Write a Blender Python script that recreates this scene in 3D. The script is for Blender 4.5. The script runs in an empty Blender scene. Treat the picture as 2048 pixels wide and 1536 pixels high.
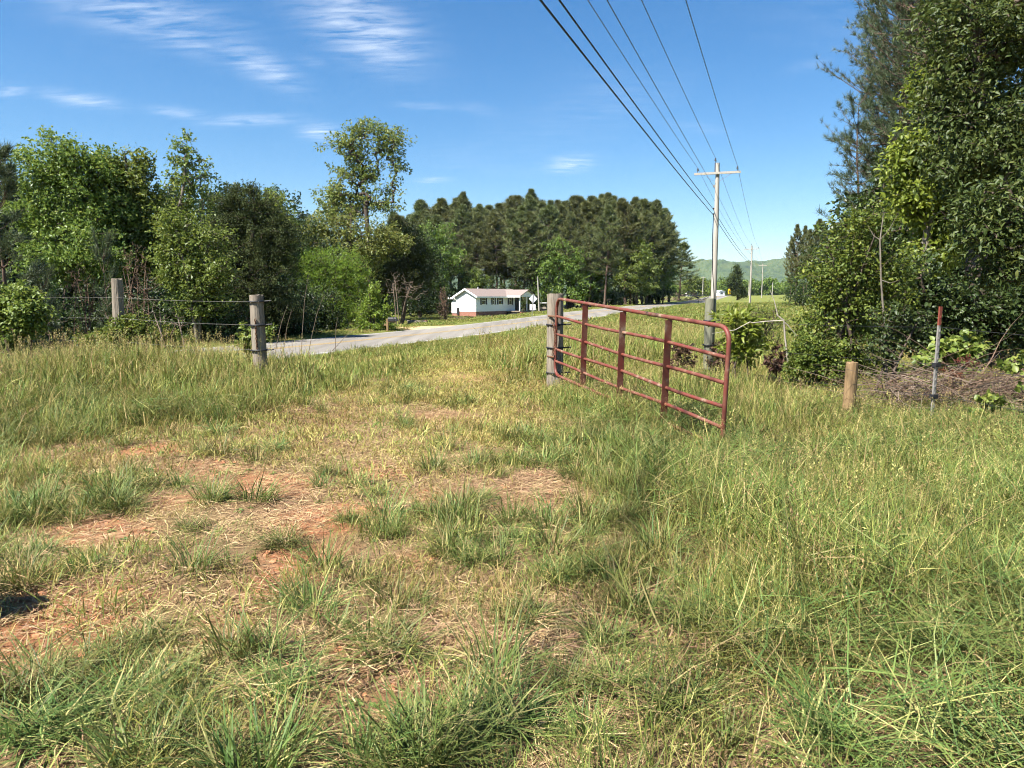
import bpy, math, random
import numpy as np
from mathutils import Vector, Matrix

rng = np.random.default_rng(11)
random.seed(11)
scene = bpy.context.scene
C = scene.collection
R = math.radians

# ------------------------------------------------------------------ camera
F = 1490.0                       # focal length in pixels of a 2048 wide frame
PITCH = math.atan(176.0 / F)
CAMZ = 1.6
cp, sp = math.cos(PITCH), math.sin(PITCH)
cam_d = bpy.data.cameras.new('camera')
cam_d.sensor_width = 36.0
cam_d.sensor_fit = 'HORIZONTAL'
cam_d.lens = 36.0 * F / 2048.0
cam_d.clip_start = 0.05
cam_d.clip_end = 30000.0
cam = bpy.data.objects.new('camera', cam_d)
C.objects.link(cam)
cam.location = (0, 0, CAMZ)
cam.rotation_euler = (math.pi / 2 - PITCH, 0, 0)
scene.camera = cam

# ------------------------------------------------------------------ light
SUN_EL = R(54.0)
SUN_DIR = Vector((-0.80, -0.60, 0)).normalized() * math.cos(SUN_EL) + Vector((0, 0, math.sin(SUN_EL)))
sun_d = bpy.data.lights.new('sun', 'SUN')
sun_d.energy = 5.0
sun_d.angle = R(0.53)
sun_d.color = (1.0, 0.95, 0.875)
sun = bpy.data.objects.new('sun', sun_d)
C.objects.link(sun)
sun.rotation_euler = SUN_DIR.to_track_quat('Z', 'Y').to_euler()
sun.location = (-40, -20, 60)

scene.view_settings.view_transform = 'Standard'
scene.view_settings.look = 'None'
scene.view_settings.exposure = 1.64
scene.view_settings.gamma = 1.0
scene.view_settings.use_curve_mapping = False
scene.cycles.max_bounces = 4
scene.cycles.diffuse_bounces = 2
scene.cycles.glossy_bounces = 1
scene.cycles.transmission_bounces = 4
scene.cycles.volume_bounces = 0
scene.cycles.transparent_max_bounces = 4
scene.cycles.use_denoising = True
scene.cycles.denoiser = 'OPENIMAGEDENOISE'
scene.cycles.denoising_input_passes = 'RGB_ALBEDO_NORMAL'
scene.cycles.denoising_prefilter = 'FAST'
scene.cycles.debug_use_spatial_splits = True
scene.cycles.use_adaptive_sampling = True
scene.cycles.adaptive_threshold = 0.025
scene.cycles.filter_width = 1.05
scene.cycles.adaptive_min_samples = 16
scene.cycles.caustics_reflective = False
scene.cycles.caustics_refractive = False


def ray(u, v):
    a = (u - 1024.0) / F
    b = (768.0 - v) / F
    return a, cp + b * sp, -sp + b * cp


def at(u, v, Y):
    dx, dy, dz = ray(u, v)
    k = Y / dy
    return np.array((dx * k, Y, CAMZ + dz * k))


def gnd(u, v, z=0.0):
    dx, dy, dz = ray(u, v)
    k = (z - CAMZ) / dz
    return np.array((dx * k, dy * k))


# ------------------------------------------------------------------ world: clear sky with thin cirrus
world = bpy.data.worlds.new('World')
scene.world = world
world.use_nodes = True
wt = world.node_tree
wt.nodes.clear()
WN, WL = wt.nodes, wt.links


def wn(t, **kw):
    n = WN.new(t)
    for k, v in kw.items():
        setattr(n, k, v)
    return n


def wmath(op, a, b=None, c=None, clamp=False):
    n = wn('ShaderNodeMath', operation=op, use_clamp=clamp)
    for i, x in enumerate((a, b, c)):
        if x is None:
            continue
        if isinstance(x, (int, float)):
            n.inputs[i].default_value = x
        else:
            WL.new(x, n.inputs[i])
    return n.outputs[0]


sky = wn('ShaderNodeTexSky', sky_type='NISHITA')
sky.sun_disc = False
sky.sun_elevation = SUN_EL
sky.sun_rotation = math.atan2(SUN_DIR.x, SUN_DIR.y)
sky.altitude = 300
sky.air_density = 1.0
sky.dust_density = 0.3
sky.ozone_density = 3.0
tc = wn('ShaderNodeTexCoord')
sep = wn('ShaderNodeSeparateXYZ')
WL.new(tc.outputs['Generated'], sep.inputs[0])
CZ = 0.10
zc = wmath('ADD', wmath('MAXIMUM', sep.outputs[2], 0.0), CZ)
pxs = wmath('DIVIDE', sep.outputs[0], zc)
pys = wmath('DIVIDE', sep.outputs[1], zc)
comb = wn('ShaderNodeCombineXYZ')
WL.new(pxs, comb.inputs[0])
WL.new(pys, comb.inputs[1])
PL = comb.outputs[0]


def plane(u, v):
    d = np.array(ray(u, v))
    d = d / np.linalg.norm(d)
    return d[:2] / (max(d[2], 0) + CZ)


# thin cirrus banks: each an elliptical bank on the cloud plane
clouds = [(270, 25, 190, 50, 14, .55), (345, 60, 110, 30, 30, .45), (730, 60, 130, 62, 32, .75), (520, 132, 85, 28, 28, .6),
          (165, 200, 75, 13, 9, .62), (20, 182, 36, 12, 0, .45), (360, 226, 65, 10, 8, .4), (500, 241, 90, 11, -2, .5),
          (640, 264, 38, 15, 3, .75), (1140, 329, 46, 17, -5, .62), (866, 360, 30, 5, -2, .5), (850, 212, 60, 7, 2, .26),
          (955, 218, 42, 10, 10, .26), (1620, 130, 50, 11, -15, .18), (1390, 255, 60, 10, 8, .14), (620, 122, 36, 10, 10, .22)]
acc = None
for (u, v, ru, rv, ang, w) in clouds:
    ca, sa = math.cos(R(ang)), math.sin(R(ang))
    c0 = plane(u, v)
    e = 6.0
    ax = (plane(u + ca * e, v + sa * e) - c0) / e * ru
    ay = (plane(u - sa * e, v + ca * e) - c0) / e * rv
    Mi = np.linalg.inv(np.array([[ax[0], ay[0]], [ax[1], ay[1]]]))
    k = -Mi @ c0
    us = wmath('MULTIPLY_ADD', pxs, float(Mi[0, 0]), wmath('MULTIPLY_ADD', pys, float(Mi[0, 1]), float(k[0])))
    vs = wmath('MULTIPLY_ADD', pxs, float(Mi[1, 0]), wmath('MULTIPLY_ADD', pys, float(Mi[1, 1]), float(k[1])))
    r2 = wmath('MULTIPLY_ADD', us, us, wmath('MULTIPLY', vs, vs))
    g = wmath('MULTIPLY', wmath('POWER', 2.718, wmath('MULTIPLY', r2, -1.1)), w)
    acc = g if acc is None else wmath('MAXIMUM', acc, g)
# broad thin veil that goes on over the whole sky
nz0 = wn('ShaderNodeTexNoise')
nz0.inputs['Scale'].default_value = 0.5
nz0.inputs['Detail'].default_value = 3
WL.new(PL, nz0.inputs['Vector'])
veil = wmath('MULTIPLY', wmath('SUBTRACT', nz0.outputs[0], 0.53, clamp=True), 1.1)
acc = wmath('MAXIMUM', acc, veil)
mp = wn('ShaderNodeMapping')
mp.inputs['Rotation'].default_value = (0, 0, R(32))
mp.inputs['Scale'].default_value = (1.3, 5.0, 1)
WL.new(PL, mp.inputs[0])
nz1 = wn('ShaderNodeTexNoise')
nz1.inputs['Scale'].default_value = 4.2
nz1.inputs['Detail'].default_value = 9
nz1.inputs['Roughness'].default_value = 0.62
nz1.inputs['Distortion'].default_value = 0.35
WL.new(mp.outputs[0], nz1.inputs['Vector'])
fib = wmath('MULTIPLY', wmath('SUBTRACT', nz1.outputs[0], 0.36, clamp=True), 3.0, clamp=True)
dens = wmath('MULTIPLY', wmath('MULTIPLY', acc, fib), 0.85, clamp=True)
mixc = wn('ShaderNodeMix', data_type='RGBA')
WL.new(dens, mixc.inputs[0])
SKY_STR = 0.054
world.cycles.sampling_method = 'MANUAL'
world.cycles.sample_map_resolution = 256
hsv = wn('ShaderNodeHueSaturation')
hsv.inputs['Saturation'].default_value = 1.30
WL.new(sky.outputs[0], hsv.inputs['Color'])
WL.new(hsv.outputs[0], mixc.inputs[6])
mixc.inputs[7].default_value = (7.6, 8.1, 8.8, 1)
bg = wn('ShaderNodeBackground')
bg.inputs[1].default_value = SKY_STR
WL.new(mixc.outputs[2], bg.inputs[0])
wo = wn('ShaderNodeOutputWorld')
WL.new(bg.outputs[0], wo.inputs[0])

# ------------------------------------------------------------------ helpers


def tag(o, label=None, cat=None, group=None, kind=None):
    if label:
        o['label'] = label
    if cat:
        o['category'] = cat
    if group:
        o['group'] = group
    if kind:
        o['kind'] = kind
    return o


def thing(name, label, cat, loc=(0, 0, 0), rz=0.0, group=None):
    o = bpy.data.objects.new(name, None)
    o.empty_display_size = 0.2
    C.objects.link(o)
    o.location = tuple(float(t) for t in loc)
    o.rotation_euler = (0, 0, rz)
    return tag(o, label, cat, group)


def dup(root, loc, rz=0.0, sc=1.0, label=None, group=None):
    r = root.copy()
    C.objects.link(r)
    r.location = tuple(float(t) for t in loc)
    r.rotation_euler = (0, 0, rz)
    r.scale = (sc, sc, sc) if isinstance(sc, (int, float)) else sc
    if label:
        r['label'] = label
    if group:
        r['group'] = group
    for ch in root.children:
        c = ch.copy()
        C.objects.link(c)
        c.parent = r
        for g in ch.children:
            d = g.copy()
            C.objects.link(d)
            d.parent = c
    return r


def raw_mesh(name, V, faces, mat=None, tint=None, smooth=False, extra=None):
    """V (n,3); faces: list of (k,m) int arrays; tint: per vertex float."""
    me = bpy.data.meshes.new(name)
    V = np.asarray(V, dtype=np.float32)
    faces = [np.asarray(f, dtype=np.int32) for f in faces if len(f)]
    nl = sum(f.size for f in faces)
    npoly = sum(len(f) for f in faces)
    me.vertices.add(len(V))
    me.vertices.foreach_set('co', V.ravel())
    me.loops.add(nl)
    me.polygons.add(npoly)
    me.loops.foreach_set('vertex_index', np.concatenate([f.ravel() for f in faces]))
    tot = np.concatenate([np.full(len(f), f.shape[1], np.int32) for f in faces])
    st = np.zeros(npoly, np.int32)
    st[1:] = np.cumsum(tot)[:-1]
    me.polygons.foreach_set('loop_start', st)
    me.polygons.foreach_set('loop_total', tot)
    me.polygons.foreach_set('use_smooth', np.full(npoly, bool(smooth)))
    if tint is not None:
        a = me.attributes.new('tint', 'FLOAT', 'POINT')
        a.data.foreach_set('value', np.asarray(tint, np.float32))
    for k, arr in (extra or {}).items():
        a = me.attributes.new(k, 'FLOAT', 'POINT')
        a.data.foreach_set('value', np.asarray(arr, np.float32))
    me.update(calc_edges=True)
    if mat is not None:
        me.materials.append(mat)
    return me


def obj(name, me, parent=None, loc=None):
    o = bpy.data.objects.new(name, me)
    C.objects.link(o)
    if parent is not None:
        o.parent = parent
    if loc is not None:
        o.location = tuple(float(t) for t in loc)
    return o


def unit(a):
    a = np.asarray(a, float)
    return a / np.maximum(np.linalg.norm(a, axis=-1, keepdims=True), 1e-9)


class MB:
    """collects primitives into one mesh"""

    def __init__(s):
        s.v = []
        s.f = {}
        s.n = 0

    def add(s, V, F_):
        V = np.asarray(V, float)
        for f in F_:
            s.f.setdefault(len(f), []).append([i + s.n for i in f])
        s.v.append(V)
        s.n += len(V)
        return s

    def box(s, lo, hi, M=None):
        x0, y0, z0 = lo
        x1, y1, z1 = hi
        V = np.array([(x0, y0, z0), (x1, y0, z0), (x1, y1, z0), (x0, y1, z0), (x0, y0, z1), (x1, y0, z1), (x1, y1, z1), (x0, y1, z1)], float)
        if M is not None:
            V = np.array([tuple(M @ Vector(p)) for p in V])
        return s.add(V, [(0, 3, 2, 1), (4, 5, 6, 7), (0, 1, 5, 4), (1, 2, 6, 5), (2, 3, 7, 6), (3, 0, 4, 7)])

    def beam(s, a, b, w, h):
        """rectangular bar from a to b, w across, h in height"""
        a = np.array(a, float)
        b = np.array(b, float)
        d = unit(b - a)
        ref = np.array((0, 0, 1.0)) if abs(d[2]) < .95 else np.array((1.0, 0, 0))
        u = unit(np.cross(d, ref)) * w / 2
        v = unit(np.cross(u, d)) * h / 2
        V = [a - u - v, a + u - v, a + u + v, a - u + v, b - u - v, b + u - v, b + u + v, b - u + v]
        return s.add(V, [(0, 1, 2, 3), (7, 6, 5, 4), (0, 4, 5, 1), (1, 5, 6, 2), (2, 6, 7, 3), (3, 7, 4, 0)])

    def tube(s, pts, rad, n=8, cap=True, closed=False):
        P = np.array(pts, float)
        m = len(P)
        rad = np.full(m, rad, float) if np.isscalar(rad) else np.array(rad, float)
        if closed:
            T = unit(np.roll(P, -1, 0) - np.roll(P, 1, 0))
        else:
            T = np.zeros_like(P)
            T[1:-1] = P[2:] - P[:-2]
            T[0] = P[1] - P[0]
            T[-1] = P[-1] - P[-2]
            T = unit(T)
        ref = np.array((0, 0, 1.0)) if abs(T[0][2]) < .9 else np.array((1.0, 0, 0))
        u = unit(np.cross(T[0], ref))
        V = []
        for i in range(m):
            u = unit(u - T[i] * np.dot(u, T[i]))
            w = np.cross(T[i], u)
            for k in range(n):
                a = 2 * math.pi * k / n
                V.append(P[i] + rad[i] * (math.cos(a) * u + math.sin(a) * w))
        Fs = []
        for i in range(m if closed else m - 1):
            j = (i + 1) % m
            for k in range(n):
                k2 = (k + 1) % n
                Fs.append((i * n + k, i * n + k2, j * n + k2, j * n + k))
        if cap and not closed:
            Fs.append(tuple(range(n))[::-1])
            Fs.append(tuple((m - 1) * n + k for k in range(n)))
        return s.add(V, Fs)

    def ring(s, c, r_, t, n=18, k=6, h=None):
        pts = [(c[0] + r_ * math.cos(2 * math.pi * i / n), c[1] + r_ * math.sin(2 * math.pi * i / n), c[2]) for i in range(n)]
        return s.tube(pts, t, k, closed=True)

    def prism(s, prof, x0, x1, axis=0):
        """polygon profile (a,b) extruded along axis (0=x,1=y,2=z)"""
        n = len(prof)
        V = []
        for x in (x0, x1):
            for (a, b) in prof:
                V.append((x, a, b) if axis == 0 else ((a, x, b) if axis == 1 else (a, b, x)))
        Fs = [tuple(range(n))[::-1], tuple(range(n, 2 * n))]
        for i in range(n):
            j = (i + 1) % n
            Fs.append((i, j, n + j, n + i))
        return s.add(V, Fs)

    def mesh(s, name, mat, smooth=False):
        V = np.concatenate(s.v)
        me = raw_mesh(name, V, [np.array(f) for f in s.f.values()], mat, smooth=smooth)
        return me

    def build(s, name, mat, parent=None, smooth=False, loc=None):
        me = s.mesh(name, mat, smooth)
        import bmesh
        bm = bmesh.new()
        bm.from_mesh(me)
        bmesh.ops.recalc_face_normals(bm, faces=bm.faces)
        bm.to_mesh(me)
        bm.free()
        if smooth:
            me.set_sharp_from_angle(angle=R(40))
        return obj(name, me, parent, loc)


# value noise in numpy
def _h(i, j, s):
    n = (i * 374761393 + j * 668265263 + s * 974634777) & 0xffffffff
    n = ((n ^ (n >> 13)) * 1274126177) & 0xffffffff
    return ((n ^ (n >> 16)) & 0xffff) / 65535.0


def vnoise(x, y, s=0):
    x = np.asarray(x, float)
    y = np.asarray(y, float)
    i = np.floor(x).astype(np.int64)
    j = np.floor(y).astype(np.int64)
    fx = x - i
    fy = y - j
    fx = fx * fx * (3 - 2 * fx)
    fy = fy * fy * (3 - 2 * fy)
    a = _h(i, j, s) * (1 - fx) + _h(i + 1, j, s) * fx
    b = _h(i, j + 1, s) * (1 - fx) + _h(i + 1, j + 1, s) * fx
    return a * (1 - fy) + b * fy


def fbm(x, y, s=0, o=4):
    t = 0
    a = .5
    for k in range(o):
        t = t + a * vnoise(x * 2 ** k, y * 2 ** k, s + k * 17)
        a *= .5
    return t / (1 - .5 ** o)


def sst(a, b, x):
    t = np.clip((np.asarray(x, float) - a) / (b - a), 0, 1)
    return t * t * (3 - 2 * t)


# ------------------------------------------------------------------ materials
def new_mat(name):
    m = bpy.data.materials.new(name)
    m.use_nodes = True
    nt = m.node_tree
    return m, nt, nt.nodes, nt.links, nt.nodes['Principled BSDF']


def pmat(name, c1, c2=None, rough=.8, scale=5.0, stretch=(1, 1, 1), bump=0.0, bscale=None, metal=0.0, spec=.3, detail=6, contrast=1.0, coat=0):
    m, nt, N, L, P = new_mat(name)
    P.inputs['Roughness'].default_value = rough
    P.inputs['Metallic'].default_value = metal
    P.inputs['Specular IOR Level'].default_value = spec
    if coat:
        P.inputs['Coat Weight'].default_value = coat
    if c2 is None:
        c2 = tuple(x * .75 for x in c1)
    t = N.new('ShaderNodeTexCoord')
    mp_ = N.new('ShaderNodeMapping')
    mp_.inputs['Scale'].default_value = stretch
    L.new(t.outputs['Object'], mp_.inputs[0])
    n = N.new('ShaderNodeTexNoise')
    n.inputs['Scale'].default_value = scale
    n.inputs['Detail'].default_value = detail
    n.inputs['Roughness'].default_value = .65
    L.new(mp_.outputs[0], n.inputs['Vector'])
    r = N.new('ShaderNodeValToRGB')
    w = .22 / contrast
    r.color_ramp.elements[0].position = .5 - w
    r.color_ramp.elements[1].position = .5 + w
    r.color_ramp.elements[0].color = (*c2, 1)
    r.color_ramp.elements[1].color = (*c1, 1)
    L.new(n.outputs[0], r.inputs[0])
    L.new(r.outputs[0], P.inputs['Base Color'])
    if bump:
        n2 = N.new('ShaderNodeTexNoise')
        n2.inputs['Scale'].default_value = bscale or scale * 2
        n2.inputs['Detail'].default_value = 5
        L.new(mp_.outputs[0], n2.inputs['Vector'])
        b = N.new('ShaderNodeBump')
        b.inputs['Strength'].default_value = bump
        b.inputs['Distance'].default_value = .02
        L.new(n2.outputs[0], b.inputs['Height'])
        L.new(b.outputs[0], P.inputs['Normal'])
    return m


def leaf_mat(name, ramp, rough=.45, trans=.35, spec=.35, obj_var=.10):
    """ramp: list of (pos, colour) read with the leaf's own random tint"""
    m, nt, N, L, P = new_mat(name)
    a = N.new('ShaderNodeAttribute')
    a.attribute_name = 'tint'
    r = N.new('ShaderNodeValToRGB')
    els = r.color_ramp.elements
    while len(els) < len(ramp):
        els.new(.5)
    for e, (p, c) in zip(els, ramp):
        e.position = p
        e.color = (*c, 1)
    L.new(a.outputs['Fac'], r.inputs[0])
    oi = N.new('ShaderNodeObjectInfo')
    mr = N.new('ShaderNodeMapRange')
    mr.inputs['To Min'].default_value = 1 - obj_var
    mr.inputs['To Max'].default_value = 1 + obj_var
    L.new(oi.outputs['Random'], mr.inputs[0])
    mh = N.new('ShaderNodeMapRange')
    mh.inputs['To Min'].default_value = .5 - obj_var * .16
    mh.inputs['To Max'].default_value = .5 + obj_var * .16
    L.new(oi.outputs['Random'], mh.inputs[0])
    h = N.new('ShaderNodeHueSaturation')
    L.new(r.outputs[0], h.inputs['Color'])
    L.new(mr.outputs[0], h.inputs['Value'])
    L.new(mh.outputs[0], h.inputs['Hue'])
    L.new(h.outputs[0], P.inputs['Base Color'])
    P.inputs['Roughness'].default_value = rough
    P.inputs['Specular IOR Level'].default_value = spec
    if trans:
        t = N.new('ShaderNodeBsdfTranslucent')
        hs = N.new('ShaderNodeHueSaturation')
        hs.inputs['Hue'].default_value = .485
        hs.inputs['Value'].default_value = 1.25
        L.new(h.outputs[0], hs.inputs['Color'])
        L.new(hs.outputs[0], t.inputs[0])
        mx = N.new('ShaderNodeMixShader')
        mx.inputs[0].default_value = trans
        L.new(P.outputs[0], mx.inputs[1])
        L.new(t.outputs[0], mx.inputs[2])
        out = [n for n in N if n.type == 'OUTPUT_MATERIAL'][0]
        L.new(mx.outputs[0], out.inputs[0])
    return m


M = {}
M['bark'] = pmat('bark', (.11, .085, .065), (.05, .038, .03), rough=.95, scale=6, stretch=(3, 3, .7), bump=.6, spec=.1)
M['bark_pale'] = pmat('bark_pale', (.20, .175, .14), (.09, .076, .06), rough=.95, scale=7, stretch=(3, 3, .8), bump=.5, spec=.1)
M['bark_pine'] = pmat('bark_pine', (.17, .115, .085), (.07, .05, .04), rough=.95, scale=5, stretch=(3, 3, .9), bump=.7, spec=.1)
M['dead_twig'] = pmat('dead_twig', (.17, .115, .08), (.08, .05, .035), rough=.95, scale=8, spec=.1)
M['dead_grey'] = pmat('dead_grey', (.24, .185, .14), (.10, .075, .058), rough=.95, scale=8, spec=.1)
M['bleached'] = pmat('bleached', (.42, .38, .31), (.27, .23, .18), rough=.85, scale=9, spec=.15)
M['leaf_mid'] = leaf_mat('leaf_mid', [(0, (.075, .122, .022)), (.5, (.132, .19, .034)), (.85, (.20, .25, .05)), (1, (.265, .29, .07))])
M['leaf_dark'] = leaf_mat('leaf_dark', [(0, (.022, .042, .011)), (.6, (.04, .066, .016)), (1, (.075, .105, .025))], trans=.25)  # dark leaf tones, lowered further to put thicket shade into the colour
M['leaf_bright'] = leaf_mat('leaf_bright', [(0, (.10, .155, .020)), (.6, (.165, .23, .030)), (1, (.25, .30, .046))], trans=.42)
M['leaf_oak'] = leaf_mat('leaf_oak', [(0, (.10, .145, .034)), (.55, (.165, .205, .046)), (1, (.25, .26, .07))], trans=.4)
M['leaf_glossy'] = leaf_mat('leaf_glossy', [(0, (.03, .054, .012)), (.55, (.058, .09, .02)), (.9, (.11, .14, .034)), (1, (.17, .19, .055))], rough=.5, trans=.3, spec=.3)
M['leaf_yellow'] = leaf_mat('leaf_yellow', [(0, (.05, .08, .014)), (.5, (.10, .135, .021)), (.88, (.19, .21, .034)), (1, (.30, .29, .055))], rough=.5, trans=.35, spec=.3)
M['cedar'] = leaf_mat('cedar', [(0, (.034, .050, .016)), (.6, (.058, .076, .022)), (1, (.10, .11, .034))], rough=.7, trans=.15, spec=.2)
M['needle'] = leaf_mat('needle', [(0, (.07, .09, .032)), (.6, (.12, .138, .046)), (1, (.19, .195, .072))], rough=.5, trans=.15, spec=.3, obj_var=.13)
M['needle_near'] = leaf_mat('needle_near', [(0, (.036, .055, .024)), (.6, (.062, .085, .036)), (1, (.11, .125, .055))], rough=.5, trans=.2, spec=.3)
M['leaf_brown'] = leaf_mat('leaf_brown', [(0, (.05, .03, .022)), (1, (.11, .06, .04))], trans=.1, spec=.15)
M['leaf_rust'] = leaf_mat('leaf_rust', [(0, (.07, .026, .015)), (1, (.14, .05, .026))], trans=.2, spec=.15)
GR_RAMP = [(0, (.072, .108, .021)), (.4, (.132, .162, .030)), (.72, (.205, .216, .046)), (.88, (.33, .275, .092)), (1, (.46, .36, .165))]
M['grass_clump'] = leaf_mat('grass_clump', [(0, (.055, .088, .020)), (.45, (.10, .135, .030)), (.78, (.155, .18, .045)), (.9, (.24, .215, .075)), (1, (.38, .30, .14))], rough=.55, trans=.22, spec=.25, obj_var=.24)
M['grass_meadow'] = leaf_mat('grass_meadow', GR_RAMP, rough=.6, trans=.24, spec=.2, obj_var=.22)
M['grass_dry'] = leaf_mat('grass_dry', [(0, (.14, .15, .032)), (.4, (.225, .20, .045)), (.75, (.34, .27, .09)), (1, (.44, .34, .15))], rough=.6, trans=.22, spec=.2, obj_var=.2)
M['straw'] = leaf_mat('straw', [(0, (.19, .11, .055)), (.5, (.35, .235, .125)), (1, (.50, .37, .21))], rough=.65, trans=.1, spec=.15, obj_var=.15)
M['weed'] = leaf_mat('weed', [(0, (.06, .10, .02)), (.6, (.11, .165, .035)), (1, (.17, .21, .05))], rough=.5, trans=.25, spec=.3, obj_var=.15)
M['metal_red'] = None
M['wood_grey'] = pmat('wood_grey', (.29, .25, .195), (.115, .092, .07), rough=.92, scale=9, stretch=(5, 5, .35), bump=.9, bscale=12, spec=.12)
M['wood_green'] = pmat('wood_green', (.22, .22, .155), (.10, .098, .07), rough=.92, scale=9, stretch=(5, 5, .4), bump=.8, bscale=12, spec=.12)
M['wood_tan'] = pmat('wood_tan', (.26, .175, .092), (.14, .09, .046), rough=.9, scale=8, stretch=(4, 4, .4), bump=.6, bscale=12, spec=.12)
M['pole_wood'] = pmat('pole_wood', (.44, .41, .36), (.26, .235, .2), rough=.9, scale=6, stretch=(6, 6, .25), bump=.4, spec=.12)
M['black_rubber'] = pmat('black_rubber', (.018, .018, .02), rough=.6)
M['insulator'] = pmat('insulator', (.10, .11, .13), rough=.25, spec=.5)
M['galv'] = pmat('galv', (.31, .30, .275), (.16, .14, .12), rough=.6, metal=.25, scale=30)
M['rust'] = pmat('rust', (.18, .09, .05), (.09, .05, .03), rough=.85, scale=30, metal=.3)
M['wire_black'] = pmat('wire_black', (.02, .021, .024), rough=.6)
M['wire_grey'] = pmat('wire_grey', (.11, .115, .13), rough=.5)
M['white_paint'] = pmat('white_paint', (.80, .80, .78), (.74, .74, .72), rough=.6, scale=2)
M['sign_back'] = pmat('sign_back', (.55, .57, .59), (.47, .49, .51), rough=.45, metal=.35, scale=4)
M['sign_yellow'] = pmat('sign_yellow', (.80, .45, .02), (.75, .40, .02), rough=.5)
M['glass_dark'] = pmat('glass_dark', (.03, .035, .04), (.02, .022, .025), rough=.08, spec=.6)
M['shutter'] = pmat('shutter', (.018, .02, .024), rough=.6)
M['roof_brown'] = pmat('roof_brown', (.25, .20, .18), (.18, .14, .125), rough=.9, scale=2.5, stretch=(1, 4, 4), spec=.15)
M['brick_red'] = pmat('brick_red', (.30, .13, .09), (.21, .09, .065), rough=.9, scale=9, spec=.15)
M['car_white'] = pmat('car_white', (.72, .73, .74), (.68, .69, .7), rough=.3, spec=.5, coat=.4)
M['dark_plastic'] = pmat('dark_plastic', (.03, .03, .032), rough=.5)
M['clay'] = pmat('clay', (.46, .21, .10), (.30, .12, .06), rough=.95, scale=4, bump=.6)
M['sand'] = pmat('sand', (.46, .34, .19), (.36, .25, .13), rough=.95, scale=1.5, bump=.4, spec=.1)


def siding_mat():
    m, nt, N, L, P = new_mat('white_siding')
    P.inputs['Base Color'].default_value = (.78, .79, .79, 1)
    P.inputs['Roughness'].default_value = .55
    t = N.new('ShaderNodeTexCoord')
    s = N.new('ShaderNodeSeparateXYZ')
    L.new(t.outputs['Object'], s.inputs[0])
    mm = N.new('ShaderNodeMath')
    mm.operation = 'MULTIPLY'
    mm.inputs[1].default_value = 1 / .2
    L.new(s.outputs[2], mm.inputs[0])
    fr = N.new('ShaderNodeMath')
    fr.operation = 'FRACT'
    L.new(mm.outputs[0], fr.inputs[0])
    b = N.new('ShaderNodeBump')
    b.inputs['Strength'].default_value = .8
    b.inputs['Distance'].default_value = .02
    b.invert = True
    L.new(fr.outputs[0], b.inputs['Height'])
    L.new(b.outputs[0], P.inputs['Normal'])
    return m


M['siding'] = siding_mat()


def brick_mat():
    m, nt, N, L, P = new_mat('brick_skirt')
    P.inputs['Roughness'].default_value = .9
    t = N.new('ShaderNodeTexCoord')
    mp_ = N.new('ShaderNodeMapping')
    mp_.inputs['Rotation'].default_value = (math.pi / 2, 0, 0)
    L.new(t.outputs['Object'], mp_.inputs[0])
    b = N.new('ShaderNodeTexBrick')
    b.inputs['Color1'].default_value = (.30, .12, .08, 1)
    b.inputs['Color2'].default_value = (.22, .085, .06, 1)
    b.inputs['Mortar'].default_value = (.36, .30, .26, 1)
    b.inputs['Scale'].default_value = 4.5
    b.inputs['Mortar Size'].default_value = .012
    L.new(mp_.outputs[0], b.inputs[0])
    L.new(b.outputs[0], P.inputs['Base Color'])
    return m


M['brick_skirt'] = brick_mat()


def red_paint():
    """faded red gate paint, chalky and rust-stained where the sky gets at it"""
    m, nt, N, L, P = new_mat('faded_red_paint')
    t = N.new('ShaderNodeTexCoord')
    n = N.new('ShaderNodeTexNoise')
    n.inputs['Scale'].default_value = 4.5
    n.inputs['Detail'].default_value = 7
    n.inputs['Roughness'].default_value = .7
    L.new(t.outputs['Object'], n.inputs['Vector'])
    r = N.new('ShaderNodeValToRGB')
    e = r.color_ramp.elements
    e[0].position = .34
    e[0].color = (.145, .023, .017, 1)
    e[1].position = .49
    e[1].color = (.13, .04, .026, 1)
    x = e.new(.58)
    x.color = (.16, .066, .042, 1)
    x = e.new(.69)
    x.color = (.27, .20, .14, 1)
    L.new(n.outputs[0], r.inputs[0])
    n2 = N.new('ShaderNodeTexNoise')
    n2.inputs['Scale'].default_value = 60
    n2.inputs['Detail'].default_value = 3
    L.new(t.outputs['Object'], n2.inputs['Vector'])
    r2 = N.new('ShaderNodeValToRGB')
    r2.color_ramp.elements[0].position = .60
    r2.color_ramp.elements[1].position = .72
    L.new(n2.outputs[0], r2.inputs[0])
    mx = N.new('ShaderNodeMix')
    mx.data_type = 'RGBA'
    L.new(r2.outputs[0], mx.inputs[0])
    L.new(r.outputs[0], mx.inputs[6])
    mx.inputs[7].default_value = (.075, .035, .02, 1)
    L.new(mx.outputs[2], P.inputs['Base Color'])
    P.inputs['Roughness'].default_value = .55
    P.inputs['Specular IOR Level'].default_value = .35
    b = N.new('ShaderNodeBump')
    b.inputs['Strength'].default_value = .15
    b.inputs['Distance'].default_value = .004
    L.new(n2.outputs[0], b.inputs['Height'])
    L.new(b.outputs[0], P.inputs['Normal'])
    return m


M['metal_red'] = red_paint()

# ------------------------------------------------------------------ terrain
TD = np.array((.3261, .9453))          # direction of the road
ND = np.array((.9453, -.3261))         # across it, towards the camera
LAT0 = 17.74


def lat_a(x, y):
    return ND[0] * x + ND[1] * y + LAT0, TD[0] * x + TD[1] * y


def xy_of(lat, a):
    l = np.asarray(lat) - LAT0
    return ND[0] * l + TD[0] * np.asarray(a), ND[1] * l + TD[1] * np.asarray(a)


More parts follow.
